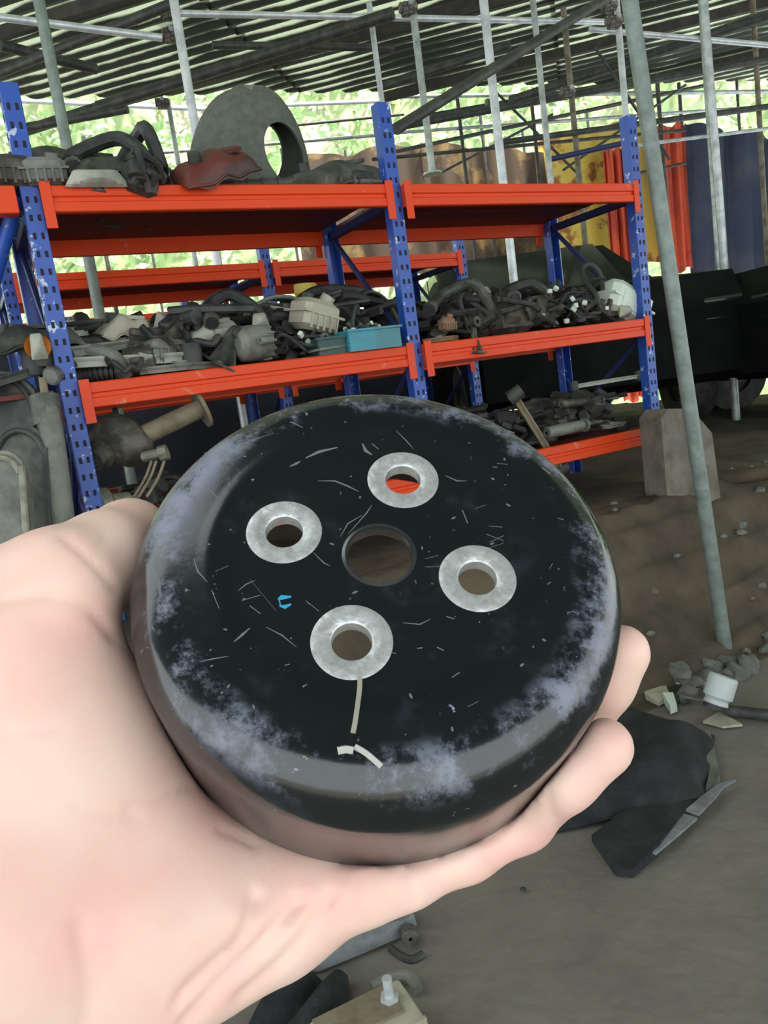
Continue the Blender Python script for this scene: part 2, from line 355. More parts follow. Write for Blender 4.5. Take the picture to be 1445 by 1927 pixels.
hpole((180, 297, 7.6), (740, 252, 8.2), .018, 'galv', 'thin level tube seen through the gap behind the domed liner')
hpole((740, 250, 8.2), (1520, 195, 8.9), .018, 'galv', 'thin level tube crossing the bright hillside at right')
hpole((700, 300, 7.2), (1290, 245, 7.4), .016, 'dark_tube', 'thin dark tube crossing in front of the yellow banner')
hpole((1035, 300, 5.8), (1180, 268, 5.8), .02, 'blue_dark', 'navy blue tube sloping up to the right blue post')
hpole((760, 225, 8.0), (1200, 150, 8.4), .022, 'dark_tube', 'dark tube sloping up across the hillside right of middle post')
hpole((745, 285, 8.0), (1330, 160, 8.6), .02, 'dark_tube', 'lower dark tube sloping up across the hillside right of middle post')
hpole((1180, 275, 6.0), (1460, 240, 6.4), .014, 'galv', 'thin pale tube crossing in front of the navy tarp')
def coupler(px, py, d, label):
    p = at(px, py, d); t = thing('tube_coupler', label, 'coupler', p, (0, 0, .3), 'scaffold couplers')
    MB().box((0, 0, 0), (.09, .07, .08)).cyl((-.06, 0, .01), (.06, 0, .01), .036).build('clamp_body', 'coupler', t)
    MB().cyl((0, -.07, .02), (0, .03, .02), .012, 6).cyl((0, -.075, .02), (0, -.06, .02), .02, 6).build('bolt', 'galv', t)
coupler(318, 25, 5.4, 'rusty coupler at the top left where bright tube meets brightest pole')
coupler(322, 68, 5.5, 'rusty coupler just below the top one on the brightest pole')
coupler(768, 18, 5.4, 'pale rusty coupler at the top of the foot plate pole')
coupler(1155, 42, 5.8, 'coupler where the longest tube ends beside the leaning pole')
coupler(1145, 12, 5.8, 'dark coupler at the top beside the diagonal brace end')
coupler(305, 195, 7.1, 'dark coupler on the eave tube left of the domed liner')
coupler(1068, 175, 6.5, 'dark coupler on the rusty tan pole above the yellow banner')
coupler(925, 195, 7.9, 'dark coupler on the eave tube beside the thick pale pole')

# ================================================================== racks
LV = (1.79, 1.2316, .764)
def make_rack(name, label, t0, full=True, group='orange and blue racks'):
    t = thing(name, label, 'rack', rk(0, t0, 0), (0, 0, math.atan2(DS.y, DS.x)), group)
    D = .58
    for i in range(3):
        for y in (0, D):
            x = i * 1.2; zt = 2.07 if y == 0 else 1.87; wp = rk(x, t0 + y); zb = gz(wp.x, wp.y) - .02
            h = zt - zb; s = 1 if y == 0 else -1
            mb = MB().box((x, y, zb + h / 2), (.05, .004, h), bev=.4).box((x - .024, y + s * .022, zb + h / 2), (.004, .046, h), bev=.4).box((x + .024, y + s * .022, zb + h / 2), (.004, .046, h), bev=.4)
            post = mb.build('post', 'blue', t)
            if y == 0 or True:
                sl = MB()
                for kz in range(int(h / .05)):
                    z = zb + .03 + kz * .05
                    sl.box((x - .011, y - s * .0022, z), (.009, .002, .018), bev=.6); sl.box((x + .011, y - s * .0022, z), (.009, .002, .018), bev=.6)
                    if i == 0 and y == 0: sl.box((x - .0262, y + .02, z + .025), (.002, .01, .02), bev=.6)
                so = sl.build('slots', 'slot', post, 0); so['kind'] = 'stuff'
    for li, z in enumerate(LV):
        for y, s in ((0, -1), (D, 1)):
            for b in range(2):
                x0, x1 = b * 1.2 + .026, b * 1.2 + 1.174
                prof = [(0, -.075), (-.022, -.075), (-.026, -.072), (-.026, -.048), (-.02, -.044), (-.02, -.034), (-.026, -.03), (-.026, -.004), (-.022, 0), (0, 0)]
                n = len(prof); v = [(x, y - s * p[0] * -1, z + p[1]) for x in (x0, x1) for p in prof]
                v = [(x, y + (p[0] if s < 0 else -p[0]), z + p[1]) for x in (x0, x1) for p in prof]
                f = [tuple(range(n)), tuple(range(2 * n - 1, n - 1, -1))] + [(i, (i + 1) % n, n + (i + 1) % n, n + i) for i in range(n)]
                beam = MB().add(v, f).build('beam', 'orange', t)
                for xe, sx in ((x0, -1), (x1, 1)):
                    MB().box((xe + sx * -.012, y + s * .029, z - .055), (.03, .004, .13), bev=.5).build('beam_connector', 'orange', beam)
        for y0 in range(4):
            for b in range(2):
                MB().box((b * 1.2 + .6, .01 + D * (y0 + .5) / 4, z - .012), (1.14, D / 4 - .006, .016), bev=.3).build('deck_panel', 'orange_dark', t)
        for b in (0, 1, 2):
            MB().box((b * 1.2, D / 2, z - .05), (.03, D - .06, .03)).build('side_tie', 'blue_dark', t)
    for b in (0, 1, 2):      # end-frame braces
        MB().cyl((b * 1.2, .05, 1.25), (b * 1.2, D - .05, 1.72), .011, 8).build('brace', 'blue_dark', t)
        MB().cyl((b * 1.2, .05, 1.16), (b * 1.2, D - .05, .8), .011, 8).build('brace', 'blue_dark', t)
    return t
make_rack('pallet_rack', 'nearest blue and orange steel rack loaded with car parts', 0)
make_rack('pallet_rack', 'second blue and orange rack seen through the front one', 1.32)
make_rack('pallet_rack', 'farthest blue and orange rack behind the other two', 2.9)
# neighbour bay at the left edge
nb = thing('rack_bay', 'rack bay cut off by the left edge, its dark brace leaning', 'rack', rk(0, 0, 0), (0, 0, math.atan2(DS.y, DS.x)), 'orange and blue racks')
for y, s in ((0, -1), (.58, 1)):
    b = MB().box((-.64, y, 1.752), (1.2, .05, .075), bev=.1).build('beam', 'orange', nb)
MB().box((-.64, .3, 1.775), (1.2, .5, .016)).build('deck_panel', 'orange_dark', nb)
MB().box((-.64, .3, 1.217), (1.2, .5, .016)).build('deck_panel', 'orange_dark', nb)
MB().cyl((-.03, .04, 1.78), (-.28, .3, 1.25), .02).build('brace', 'blue', nb)
for y in (0, .58): MB().box((-1.26, y, 1.25), (.05, .045, 1.5)).build('post', 'blue', nb)

# ================================================================== car parts: builders (local, base at z=0)
def RZ(a): return Matrix.Rotation(a, 3, 'Z')
def ring_pts(R, n=9, z=.0, a0=0, a1=5.6, el=1.0, wob=.0, seed=0):
    r = random.Random(seed); return [(R * math.cos(a0 + (a1 - a0) * i / n) * el, R * math.sin(a0 + (a1 - a0) * i / n), z + r.uniform(-wob, wob)) for i in range(n + 1)]
def k_hose(p, m, s, r):
    R = s[0] / 2; th = min(s[2] * .3, .022)
    pts = [(-R, -s[1] * .3, th), (-R * .5, s[1] * .35, s[2] * .7), (0, s[1] * .2, s[2]), (R * .45, -s[1] * .35, s[2] * .75), (R, -s[1] * .1, th)]
    pts = [tuple(c + r.uniform(-.15, .15) * s[i] for i, c in enumerate(q)) for q in pts]
    MB().tube(pts, th, 10).build('hose', m, p)
    for q in (0, -1):
        d = (Vector(pts[q]) - Vector(pts[1 if q == 0 else -2])).normalized(); e = Vector(pts[q])
        MB().cyl(e - d * th * 1.2, e - d * th * .2, th * 1.25, 12).build('hose_clamp', 'alloy', p)
def k_loop(p, m, s, r):
    MB().tube(ring_pts(s[0] / 2, 10, s[2] * .5, r.uniform(0, 6), None or 5.9, s[1] / s[0], s[2] * .3, r.random()), min(.012, s[2] * .3), 8).build('cable', m, p)
    MB().box((s[0] * .4, 0, s[2] * .5), (.04, .025, .03)).build('plug', 'pale_plastic', p)
def k_loom(p, m, s, r):
    for k in range(5):
        pts = [(s[0] * (i / 4 - .5) + r.uniform(-.02, .02), r.uniform(-.5, .5) * s[1], r.uniform(.1, 1) * s[2]) for i in range(5)]
        MB().tube(pts, .006 + .004 * (k == 0), 6).build('cable', m, p)
    for k in range(3): MB().box((r.uniform(-.5, .5) * s[0], r.uniform(-.5, .2) * s[1], r.uniform(.3, .9) * s[2]), (.022, .014, .016), (r.random(), r.random(), r.random())).build('plug', 'white_plastic' if k != 1 else 'rubber', p)
def k_arm(p, m, s, r):
    L, Wd, H = s; w_ = Wd / 2
    n = 10; top = []; bot = []
    for i in range(n + 1):
        t = i / n; x = (t - .5) * L; c = .35 * Wd * math.sin(PI * t); ww = w_ * (.45 + .55 * math.sin(PI * min(1, t * 1.2)) ** 2)
        top.append((x, c + ww)); bot.append((x, c - ww))
    th = max(.012, H * .35)
    MB().prism(top + bot[::-1], th, (0, 0, th / 2 + H * .2)).build('arm_plate', m, p)
    MB().tube([(x, y, H * .2 + th) for x, y in top], th * .3, 6, 2).tube([(x, y, H * .2 + th) for x, y in bot], th * .3, 6, 2).build('rolled_edge', m, p)
    for x in (-L / 2, L / 2):
        b = MB().lathe([(H * .22, 0), (H * .5, 0), (H * .5, H), (H * .22, H)], (x, 0, 0), n=18, closed=True).build('bushing', 'rubber', p)
        MB().lathe([(H * .1, -.002), (H * .23, -.002), (H * .23, H + .002), (H * .1, H + .002)], (x, 0, 0), n=14, closed=True).build('sleeve', 'alloy', b)
def k_alternator(p, m, s, r):
    R = s[1] / 2; L = s[0]
    MB().lathe([(0, -L * .4), (R * .6, -L * .4), (R * .95, -L * .3), (R, -L * .1), (R, L * .15), (R * .9, L * .3), (R * .4, L * .36), (0, L * .36)], (0, 0, R), (1, 0, 0), 22).build('casing', m, p)
    f = MB()
    for i in range(14):
        a = 2 * PI * i / 14; f.box((L * .22, math.cos(a) * R * .93, R + math.sin(a) * R * .93), (L * .2, .008, R * .2), Matrix.Rotation(a - PI / 2, 3, 'X'))
    f.build('cooling_fins', m, p)
    MB().lathe([(0, L * .5), (R * .45, L * .5), (R * .5, L * .48), (R * .36, L * .455), (R * .5, L * .43), (R * .36, L * .405), (R * .5, L * .38), (0, L * .36)], (0, 0, R), (1, 0, 0), 20).build('belt_pulley', 'greasy', p)
    for sgn in (1, -1): MB().box((0, sgn * R * 1.1, R), (L * .2, R * .5, R * .3)).lathe([(R * .1, -L * .14), (R * .24, -L * .14), (R * .24, L * .14), (R * .1, L * .14)], (0, sgn * R * 1.35, R), (1, 0, 0), 12, True).build('mounting_lug', m, p)
def k_housing(p, m, s, r):
    x, y, z = s
    MB().box((0, 0, z * .45), (x, y, z * .85), bev=.35).build('casing', m, p)
    MB().box((0, 0, z * .5), (x * 1.12, y * 1.08, z * .07)).build('flange', m, p)
    rb = MB()
    for i in range(5): rb.box((x * (-.36 + .18 * i), -y * .51, z * .27), (.007, .01, z * .42))
    rb.build('ribs', m, p)
    MB().lathe([(z * .14, 0), (z * .2, 0), (z * .2, z * .3), (z * .14, z * .3)], (x * .22, 0, z * .8), (r.uniform(-.4, .4), -.3, 1), 16, True).build('spout', m, p)
    MB().cyl((-x * .25, 0, z * .86), (-x * .25, 0, z * 1.0), z * .16, 8).build('cap', 'rubber', p)
def k_liner(p, m, s, r):
    def fn(u, v):
        a = PI * u; return (math.cos(a) * s[0] / 2, (v - .5) * s[1] * (1 - .15 * math.sin(a)), math.sin(a) * s[2] * (1 + .06 * math.sin(9 * v)))
    MB().sheet(fn, 18, 6, .005).build('shell', m, p)
    MB().tube([fn(i / 8, 0) for i in range(9)], .007, 6, 3).build('lip', m, p)
    for u in (.2, .5, .8): q = fn(u, .5); MB().cyl(Vector(q), Vector(q) * 1.04, .012, 8).build('clip', 'rubber', p)
def k_cover(p, m, s, r):
    ph = r.uniform(0, 3)
    def fn(u, v):
        x = (u - .5) * s[0]; y = (v - .5) * s[1]; e = 1 - (2 * u - 1) ** 4; g = 1 - (2 * v - 1) ** 4
        return (x, y * (.75 + .25 * math.sin(3 * u + ph)), s[2] * (.15 + .7 * e * g) + .01 * math.sin(14 * u + ph))
    MB().sheet(fn, 16, 10, .005).build('shell', m, p)
    MB().tube([fn(i / 6, .02) for i in range(7)], .006, 6, 3).build('rim', m, p)
    MB().box((s[0] * .15, 0, s[2] * .86), (s[0] * .35, s[1] * .2, .012)).build('raised_rib', m, p)
    MB().cyl((-s[0] * .25, 0, s[2] * .6), (-s[0] * .25, 0, s[2]), .02, 12).build('port', 'rubber', p)
def k_bracket(p, m, s, r):
    x, y, z = s; t = .008
    MB().box((0, 0, t / 2), (x, y, t)).build('base_plate', m, p)
    MB().prism([(-x * .35, 0), (x * .35, 0), (x * .15, z), (-x * .2, z)], t, (0, y * .3, 0), Matrix.Rotation(PI / 2, 3, 'X')).build('upright_plate', m, p)
    MB().prism([(-y * .4, 0), (y * .3, 0), (y * .3, z * .7)], t, (x * .1, 0, 0), Matrix.Rotation(PI / 2, 3, 'Z') @ Matrix.Rotation(PI / 2, 3, 'X')).build('gusset', m, p)
    MB().lathe([(.008, -.02), (.02, -.02), (.02, .02), (.008, .02)], (0, y * .3, z), (0, 1, 0), 14, True).build('eye', m, p)
def k_lamp(p, m, s, r):
    x, y, z = s
    def fn(u, v):
        a = (u - .5) * 2; b = (v - .5) * 2; rr = max(abs(a), abs(b)); return (a * x / 2 * (1 - .2 * b), -y * .2 - y * .5 * (1 - rr * rr), z * .5 + b * z / 2)
    MB().sheet(fn, 10, 8, .004).build('lens', 'pale_plastic', p)
    MB().lathe([(0, y * .5), (z * .25, y * .45), (z * .5, 0), (z * .52, -y * .15)], (0, 0, z * .5), (0, 1, 0), 18).build('back_shell', m, p)
    MB().cyl((0, y * .4, z * .5), (0, y * .6, z * .5), z * .15, 10).build('bulb_cap', 'rubber', p)
def k_duct(p, m, s, r):
    x, y, z = s; pts = [(-x / 2, 0, z * .4), (-x * .2, y * .15, z * .5), (x * .15, -y * .1, z * .55), (x / 2, -y * .3, z * .4)]
    MB().tube(pts, lambda t: z * (.28 + .14 * math.sin(3 * t + 1)), 12).build('duct', m, p)
    P = crom(pts, 5)
    for i in range(2, len(P) - 2, 1): d = (P[i + 1] - P[i - 1]).normalized() * .005; MB().cyl(P[i] - d, P[i] + d, z * .44, 14).build('bellows_ring', m, p)
def k_tank(p, m, s, r):
    x, y, z = s
    MB().box((0, 0, z * .5), (x, y, z), bev=.45).build('tank_body', m, p)
    MB().box((0, -y * .5, z * .5), (x * .6, .008, z * .5)).box((0, 0, z * .52), (x * 1.03, y * 1.03, .01)).build('seam', m, p)
    c = MB().lathe([(z * .13, 0), (z * .13, z * .18), (0, z * .18)], (x * .25, 0, z * .98), n=16).build('neck', m, p)
    MB().cyl((x * .25, 0, z * 1.12), (x * .25, 0, z * 1.25), z * .18, 10).build('cap', 'yellow' if r.random() < .5 else 'rubber', p)
def k_strut(p, m, s, r):
    x, y, z = s; R = z / 2
    MB().lathe([(0, -x / 2), (R, -x / 2), (R, x * .12), (R * .8, x * .14), (0, x * .14)], (0, 0, R), (1, 0, 0), 16).build('damper_body', m, p)
    MB().cyl((x * .1, 0, R), (x / 2, 0, R), R * .35, 12).build('rod', 'alloy', p)
    MB().lathe([(0, 0), (R * 1.2, 0), (R * 1.2, .012), (0, .012)], (x * .16, 0, R), (1, 0, 0), 16).build('spring_seat', m, p)
    MB().lathe([(R * .3, -R * .4), (R * .7, -R * .4), (R * .7, R * .4), (R * .3, R * .4)], (-x / 2 - R * .5, 0, R), (0, 1, 0), 14, True).build('eye', 'rubber', p)
def k_engine(p, m, s, r):
    x, y, z = s; seed = r.randint(0, 999)
    MB().box((0, 0, z * .4), (x * .8, y * .8, z * .75), (0, 0, .1), .4).build('block', m, p)
    for i in range(4): a = r.uniform(0, 6.3); MB().cyl((x * .3 * math.cos(a), -y * .3, z * r.uniform(.2, .7)), (x * .3 * math.cos(a), -y * .5, z * r.uniform(.2, .7)), z * r.uniform(.12, .22), 12).build('boss', m, p)
    for i in range(3):
        MB().tube([(x * r.uniform(-.5, .5), -y * .45, z * r.uniform(.1, .9)), (x * r.uniform(-.4, .4), -y * .55, z * r.uniform(.3, 1)), (x * r.uniform(-.5, .5), -y * .3, z * r.uniform(.5, 1.1))], .011, 8).build('pipe', 'rubber', p)
    MB().box((-x * .1, 0, z * .85), (x * .5, y * .5, z * .22), bev=.4).build('top_cover', m, p)
    MB().cyl((x * .3, 0, z * .6), (x * .55, 0, z * .7), z * .14, 12).build('outlet', 'alloy', p)
def k_plate(p, m, s, r):
    x, y, z = s; n = 14; poly = []
    for i in range(n): a = 2 * PI * i / n; k_ = 1 + r.uniform(-.22, .18); poly.append((x / 2 * math.cos(a) * k_, y / 2 * math.sin(a) * k_))
    MB().prism(poly, z * .4, (0, 0, z * .3)).build('plate', m, p)
    MB().tube([(a_, b_, z * .5) for a_, b_ in poly + poly[:1]], z * .16, 6, 2).build('rim', m, p)
    MB().lathe([(x * .06, 0), (x * .13, 0), (x * .13, z * .7), (x * .06, z * .7)], (0, 0, z * .2), n=16, closed=True).build('hub', 'alloy', p)
def k_disc(p, m, s, r):
    R = s[0] / 2; z = s[2]
    MB().lathe([(R * .2, z * .5), (R * .2, z), (R * .45, z), (R * .5, z * .35), (R, z * .35), (R, 0), (R * .5, 0), (R * .2, 0)], n=28, closed=True).build('disc', m, p)
    for i in range(5): a = 2 * PI * i / 5; MB().cyl((R * .33 * math.cos(a), R * .33 * math.sin(a), z), (R * .33 * math.cos(a), R * .33 * math.sin(a), z + .012), .007, 6).build('stud', 'alloy', p)
K = dict(hose=k_hose, cable_loop=k_loop, wiring_loom=k_loom, control_arm=k_arm, alternator=k_alternator, plastic_housing=k_housing, wheel_arch_liner=k_liner,
         engine_cover=k_cover, mounting_bracket=k_bracket, headlamp=k_lamp, air_duct=k_duct, coolant_tank=k_tank, shock_absorber=k_strut, engine_unit=k_engine, trim_plate=k_plate, brake_disc=k_disc)
CAT = dict(hose='hose', cable_loop='cable', wiring_loom='wiring', control_arm='suspension arm', alternator='alternator', plastic_housing='housing', wheel_arch_liner='liner', engine_cover='cover', mounting_bracket='bracket',
           headlamp='headlamp', air_duct='duct', coolant_tank='tank', shock_absorber='shock absorber', engine_unit='engine part', trim_plate='plate', brake_disc='disc')
cnt = [0]
def part(kind, px, py, t, z, size, rot, m, label, group=None, s=None):
    """a car part on the shelf: its base centre lies on the vertical plane t behind the front beam, under pixel column px"""
    cnt[0] += 1; r = random.Random(cnt[0] * 7)
    rr_ = ray(px, py); a = (P0 + DT * t); n = DT; k_ = (a - Vector((EYE.x, EYE.y, 0))).dot(n) / Vector((rr_.x, rr_.y, 0)).dot(n)
    p = EYE + rr_ * k_
    loc = Vector((p.x, p.y, p.z if z is None else z))
    yaw = math.atan2(DS.y, DS.x)
    th = thing(kind, label, CAT[kind], loc, (rot[0], rot[1], rot[2] + yaw), group)
    K[kind](th, m, size, r); return th
G1, G2, G3 = 'car parts on the top shelf', 'car parts on the middle shelf', 'car parts on the bottom shelf'
Z1, Z2, Z3 = 1.79, 1.2316, .764
# ---- top shelf
dome = thing('wheel_arch_liner', 'big grey domed felt liner with an oval hole, on the top shelf', 'liner', rk(.76, .28, Z1), (0, 0, math.atan2(DS.y, DS.x)), G1)
mb = MB(); nu, nv = 120, 60
def domef(u, v):
    a = 2 * PI * u; b = v * PI / 2; R = math.cos(b) ** .75
    return Vector((.235 * R * math.cos(a) + .06 * math.sin(b) , .17 * R * math.sin(a), .005 + .40 * math.sin(b) * (1 + .03 * math.sin(5 * a))))
nu, nv = 64, 24
def layer(k_): return [Vector((p.x - .03, p.y, p.z)) * k_ + Vector((.03, 0, .0)) for p in (domef(i / nu, j / nv) for j in range(nv) for i in range(nu))]
lo_, li_ = layer(1), layer(.95); n_ = nu * nv; tp = [domef(0, .999), domef(0, .999) * .95]
vs = lo_ + li_ + tp; fs = []
for j in range(nv - 1):
    for i in range(nu):
        a, b, c, d = j * nu + i, j * nu + (i + 1) % nu, (j + 1) * nu + (i + 1) % nu, (j + 1) * nu + i
        fs += [(a, b, c, d), (n_ + d, n_ + c, n_ + b, n_ + a)]
for i in range(nu):
    a, b = i, (i + 1) % nu; fs.append((b, a, n_ + a, n_ + b)); a += (nv - 1) * nu; b += (nv - 1) * nu; fs += [(a, b, 2 * n_), (n_ + b, n_ + a, 2 * n_ + 1)]
sh = MB().add(vs, fs).build('shell', mat('grey_felt', (.075, .085, .07), .95, 0, (.12, .13, .105), 30, (.35, .7), .4, 90), dome, 70)
def ell(cx, cz, rx, rz, y0, y1):
    poly = [(rx * math.cos(t), rz * math.sin(t)) for t in fr(0, 2 * PI, 36)[:-1]]
    c_ = MB().prism(poly, abs(y1 - y0), (cx, (y0 + y1) / 2, cz), Matrix.Rotation(PI / 2, 3, 'X')).build('cut', 'rubber'); c_.parent = dome; return c_
cs_ = [ell(.105, .15, .082, .105, -.4, -.02), ell(.135, .225, .06, .10, .02, .4)]
bpy.context.view_layer.update()
for c_ in cs_: md = sh.modifiers.new('b', 'BOOLEAN'); md.operation = 'DIFFERENCE'; md.object = c_; md.solver = 'EXACT'
bpy.context.view_layer.update(); dg = bpy.context.evaluated_depsgraph_get(); me_ = bpy.data.meshes.new_from_object(sh.evaluated_get(dg)); sh.modifiers.clear(); sh.data = me_
me_.polygons.foreach_set('use_smooth', [True] * len(me_.polygons)); me_.set_sharp_from_angle(angle=math.radians(40))
for c_ in cs_: bpy.data.objects.remove(c_)
MB() .tube([(.235 * math.cos(2 * PI * i / 14), .17 * math.sin(2 * PI * i / 14), .008) for i in range(15)], .009, 6, 3).build('rolled_edge', 'black_plastic', dome)
MB().box((.06, 0, .405), (.07, .05, .02)).build('clip', 'grey_plastic', dome)
t_ = part('engine_cover', 405, 312, .02, Z1 + .02, (.28, .14, .10), (.5, -.22, .1), 'red', 'dull red and grey plastic panel leaning against the domed liner', G1)
part('air_duct', 520, 330, .06, Z1, (.75, .2, .05), (0, 0, .05), 'black_plastic', 'long flat ribbed black duct along the front of the top shelf', G1)
part('engine_cover', 625, 330, .12, Z1, (.44, .2, .12), (.1, -.14, .1), 'black_plastic', 'black tray shaped undercover right of the domed liner on the top shelf', G1)
part('plastic_housing', 668, 330, .08, Z1, (.1, .1, .075), (0, 0, .3), 'rubber', 'small black housing beside the middle blue post on the top shelf', G1)
part('trim_plate', 700, 318, .25, Z1, (.2, .12, .1), (.5, 0, 0), 'card', 'brown cardboard scrap behind the middle blue post on the top shelf', G1)
part('plastic_housing', 88, 352, .02, Z1, (.12, .1, .09), (0, 0, -.1), 'grey_plastic', 'dusty grey box housing next to the left blue post, top shelf', G1)
part('air_duct', 138, 345, .03, Z1, (.12, .09, .1), (0, 1.3, 0), 'black_plastic', 'upright ribbed grey canister right of the box housing, top shelf', G1)
part('headlamp', 185, 362, -.03, Z1 - .01, (.15, .06, .045), (0, 0, 0), 'cream', 'cream plastic lamp holder hanging over the top beam', G1)
part('engine_unit', 255, 350, -.01, Z1 - .03, (.13, .1, .12), (.2, .3, .3), 'rubber', 'black lump of a mount overhanging the top beam right of the cream holder', G1)
part('hose', 215, 320, .1, Z1 + .05, (.34, .1, .12), (0, 0, .1), 'rubber', 'black curved hose on top of the pile at left, top shelf', G1)
part('hose', 260, 300, .18, Z1 + .06, (.22, .1, .17), (0, 0, -.6), 'rubber', 'thin black bent pipe standing highest in the top left pile', G1)
part('engine_cover', 120, 305, .2, Z1 + .08, (.45, .22, .09), (.05, .05, .1), 'black_plastic', 'wide flat black cover resting on the top left pile', G1)
part('mounting_bracket', 262, 330, .12, Z1, (.12, .1, .12), (.3, 0, .5), 'greasy', 'greasy bracket under the bent pipe on the top shelf', G1)
part('plastic_housing', 22, 352, .04, Z1, (.14, .12, .1), (0, 0, .1), 'greasy', 'dark box at the far left end of the top shelf', G1)
part('wheel_arch_liner', 30, 325, .3, Z1, (.3, .16, .13), (0, 0, .1), 'black_plastic', 'black liner arch at the far left end of the top shelf', G1)
part('wiring_loom', 300, 330, .05, Z1, (.14, .1, .09), (0, 0, .4), 'rubber', 'tangle of black wires between bent pipe and red panel, top shelf', G1)
# ---- middle shelf, left bay
L2 = [
 ('control_arm', 215, 670, .05, .03, (.46, .10, .07), (0, .06, -.1), 'pale_plastic', 'long pale grey arm reaching toward the orange beam, left end of middle shelf'),
 ('control_arm', 190, 640, .10, .08, (.36, .11, .07), (.2, -.05, .25), 'grey_plastic', 'grey curved arm lying over the long pale arm'),
 ('hose', 160, 665, .05, .0, (.25, .12, .09), (0, 0, .2), 'grey_plastic', 'grey bent pipe just right of the left blue post'),
 ('engine_cover', 230, 600, .2, .13, (.18, .13, .09), (.2, .1, .1), 'cream', 'dusty cream box cover with a slot on top of the left pile'),
 ('brake_disc', 125, 610, .2, .16, (.12, .12, .05), (.12, 0, 0), 'pale_plastic', 'pale round flanged disc beside the left blue post'),
 ('trim_plate', 180, 595, .3, .12, (.2, .14, .05), (.2, 0, .2), 'grey_plastic', 'dark grey oval plate at the foot of the grey green pole'),
 ('headlamp', 293, 600, .18, .12, (.06, .06, .09), (0, .3, .3), 'grey_plastic', 'small pale bulb holder standing in the left pile'),
 ('engine_cover', 318, 585, .3, .14, (.14, .1, .06), (.2, 0, .4), 'black_plastic', 'small dark cover behind the pale bulb holder'),
 ('plastic_housing', 305, 640, .1, .04, (.14, .12, .08), (0, .1, .3), 'grey_plastic', 'rounded grey housing in the middle of the left pile'),
 ('engine_unit', 260, 640, .15, .04, (.16, .12, .12), (.1, .3, 0), 'greasy', 'greasy slanted engine part behind the long pale arm'),
 ('trim_plate', 345, 700, .03, .0, (.26, .1, .04), (0, .02, .05), 'grey_plastic', 'flat grey plate on the orange beam, middle of left bay'),
 ('engine_cover', 400, 625, .12, .09, (.2, .12, .08), (.2, -.1, .2), 'pale_plastic', 'pale lens shaped cover in the centre of the left bay'),
 ('hose', 440, 605, .12, .12, (.2, .1, .12), (0, 0, .5), 'rubber', 'thick black hose arching over the left bay pile'),
 ('alternator', 480, 665, .05, .01, (.17, .12, .12), (0, 0, .2), 'grey_plastic', 'grey round alternator near the orange beam, left bay'),
 ('mounting_bracket', 420, 672, .03, .0, (.14, .12, .12), (.4, .5, .3), 'black_plastic', 'black angular bracket left of the grey alternator'),
 ('headlamp', 490, 622, .06, .12, (.05, .05, .045), (0, 0, 0), 'amber', 'amber plastic lamp piece above the grey alternator'),
 ('plastic_housing', 585, 612, .12, .09, (.16, .12, .13), (.15, .25, .3), 'cream', 'cream square tank tilted above the teal tray'),
 ('mounting_bracket', 620, 650, .03, .02, (.17, .12, .04), (0, -.05, .2), 'grey_plastic', 'grey flat bracket under the tilted cream tank'),
 ('wheel_arch_liner', 520, 560, .28, .16, (.25, .12, .08), (0, .1, 0), 'grey_plastic', 'grey curved shell at the back of the left bay'),
 ('trim_plate', 530, 540, .3, .19, (.2, .14, .04), (.3, .1, .2), 'pale_plastic', 'pale curved plate highest at the back of the left bay'),
 ('wiring_loom', 560, 680, .04, .0, (.2, .1, .1), (0, 0, .1), 'rubber', 'black wiring bundle on the orange beam right of the alternator'),
 ('engine_unit', 340, 650, .2, .02, (.2, .15, .16), (0, 0, .4), 'greasy', 'large greasy engine part deep in the left bay'),
 ('engine_unit', 545, 640, .25, .02, (.25, .16, .16), (0, 0, -.3), 'rubber', 'large black engine part behind the teal tray'),
 ('wheel_arch_liner', 680, 590, .2, .05, (.26, .15, .17), (0, 0, .3), 'black_plastic', 'black arched liner behind the teal tray'),
 ('hose', 640, 560, .25, .18, (.4, .15, .07), (0, 0, .1), 'rubber', 'long black hose lying along the back of the left bay'),
 ('cable_loop', 380, 640, .08, .1, (.16, .1, .04), (.5, 0, 0), 'rubber', 'black cable loop before the pale lens shaped cover'),
 ('cable_loop', 230, 665, .04, .05, (.16, .1, .03), (.5, .1, 0), 'rubber', 'black cable loop lying on the grey arms at left'),
 ('air_duct', 170, 690, .1, .0, (.2, .1, .06), (0, 0, 0), 'rubber', 'dark ribbed duct under the grey arms at left'),
 ('alternator', 270, 705, .08, .0, (.15, .1, .08), (0, 0, -.4), 'greasy', 'greasy starter motor near the orange beam at left'),
 ('mounting_bracket', 310, 600, .05, .08, (.1, .08, .1), (.2, .8, .6), 'greasy', 'slanted dark bracket with holes left of centre pile'),
 ('engine_cover', 60, 640, .1, .1, (.3, .2, .1), (0, 0, .1), 'black_plastic', 'dark rounded cover left of the left blue post'),
 ('headlamp', 68, 640, -.03, .08, (.035, .04, .07), (0, 0, 0), 'amber', 'amber marker lamp touching the left blue post'),
 ('control_arm', 30, 690, .05, .02, (.3, .1, .06), (0, -.2, .1), 'black_plastic', 'dark suspension arm at the left edge of the middle shelf'),
 ('wheel_arch_liner', 20, 660, .25, .0, (.3, .2, .2), (0, 0, 0), 'grey_plastic', 'grey arched liner at the left edge of the middle shelf'),
]
for k_, px, py, t, dz, sz, rot, m, lab in L2: part(k_, px, py, t, Z2 + dz, sz, rot, m, lab, G2)
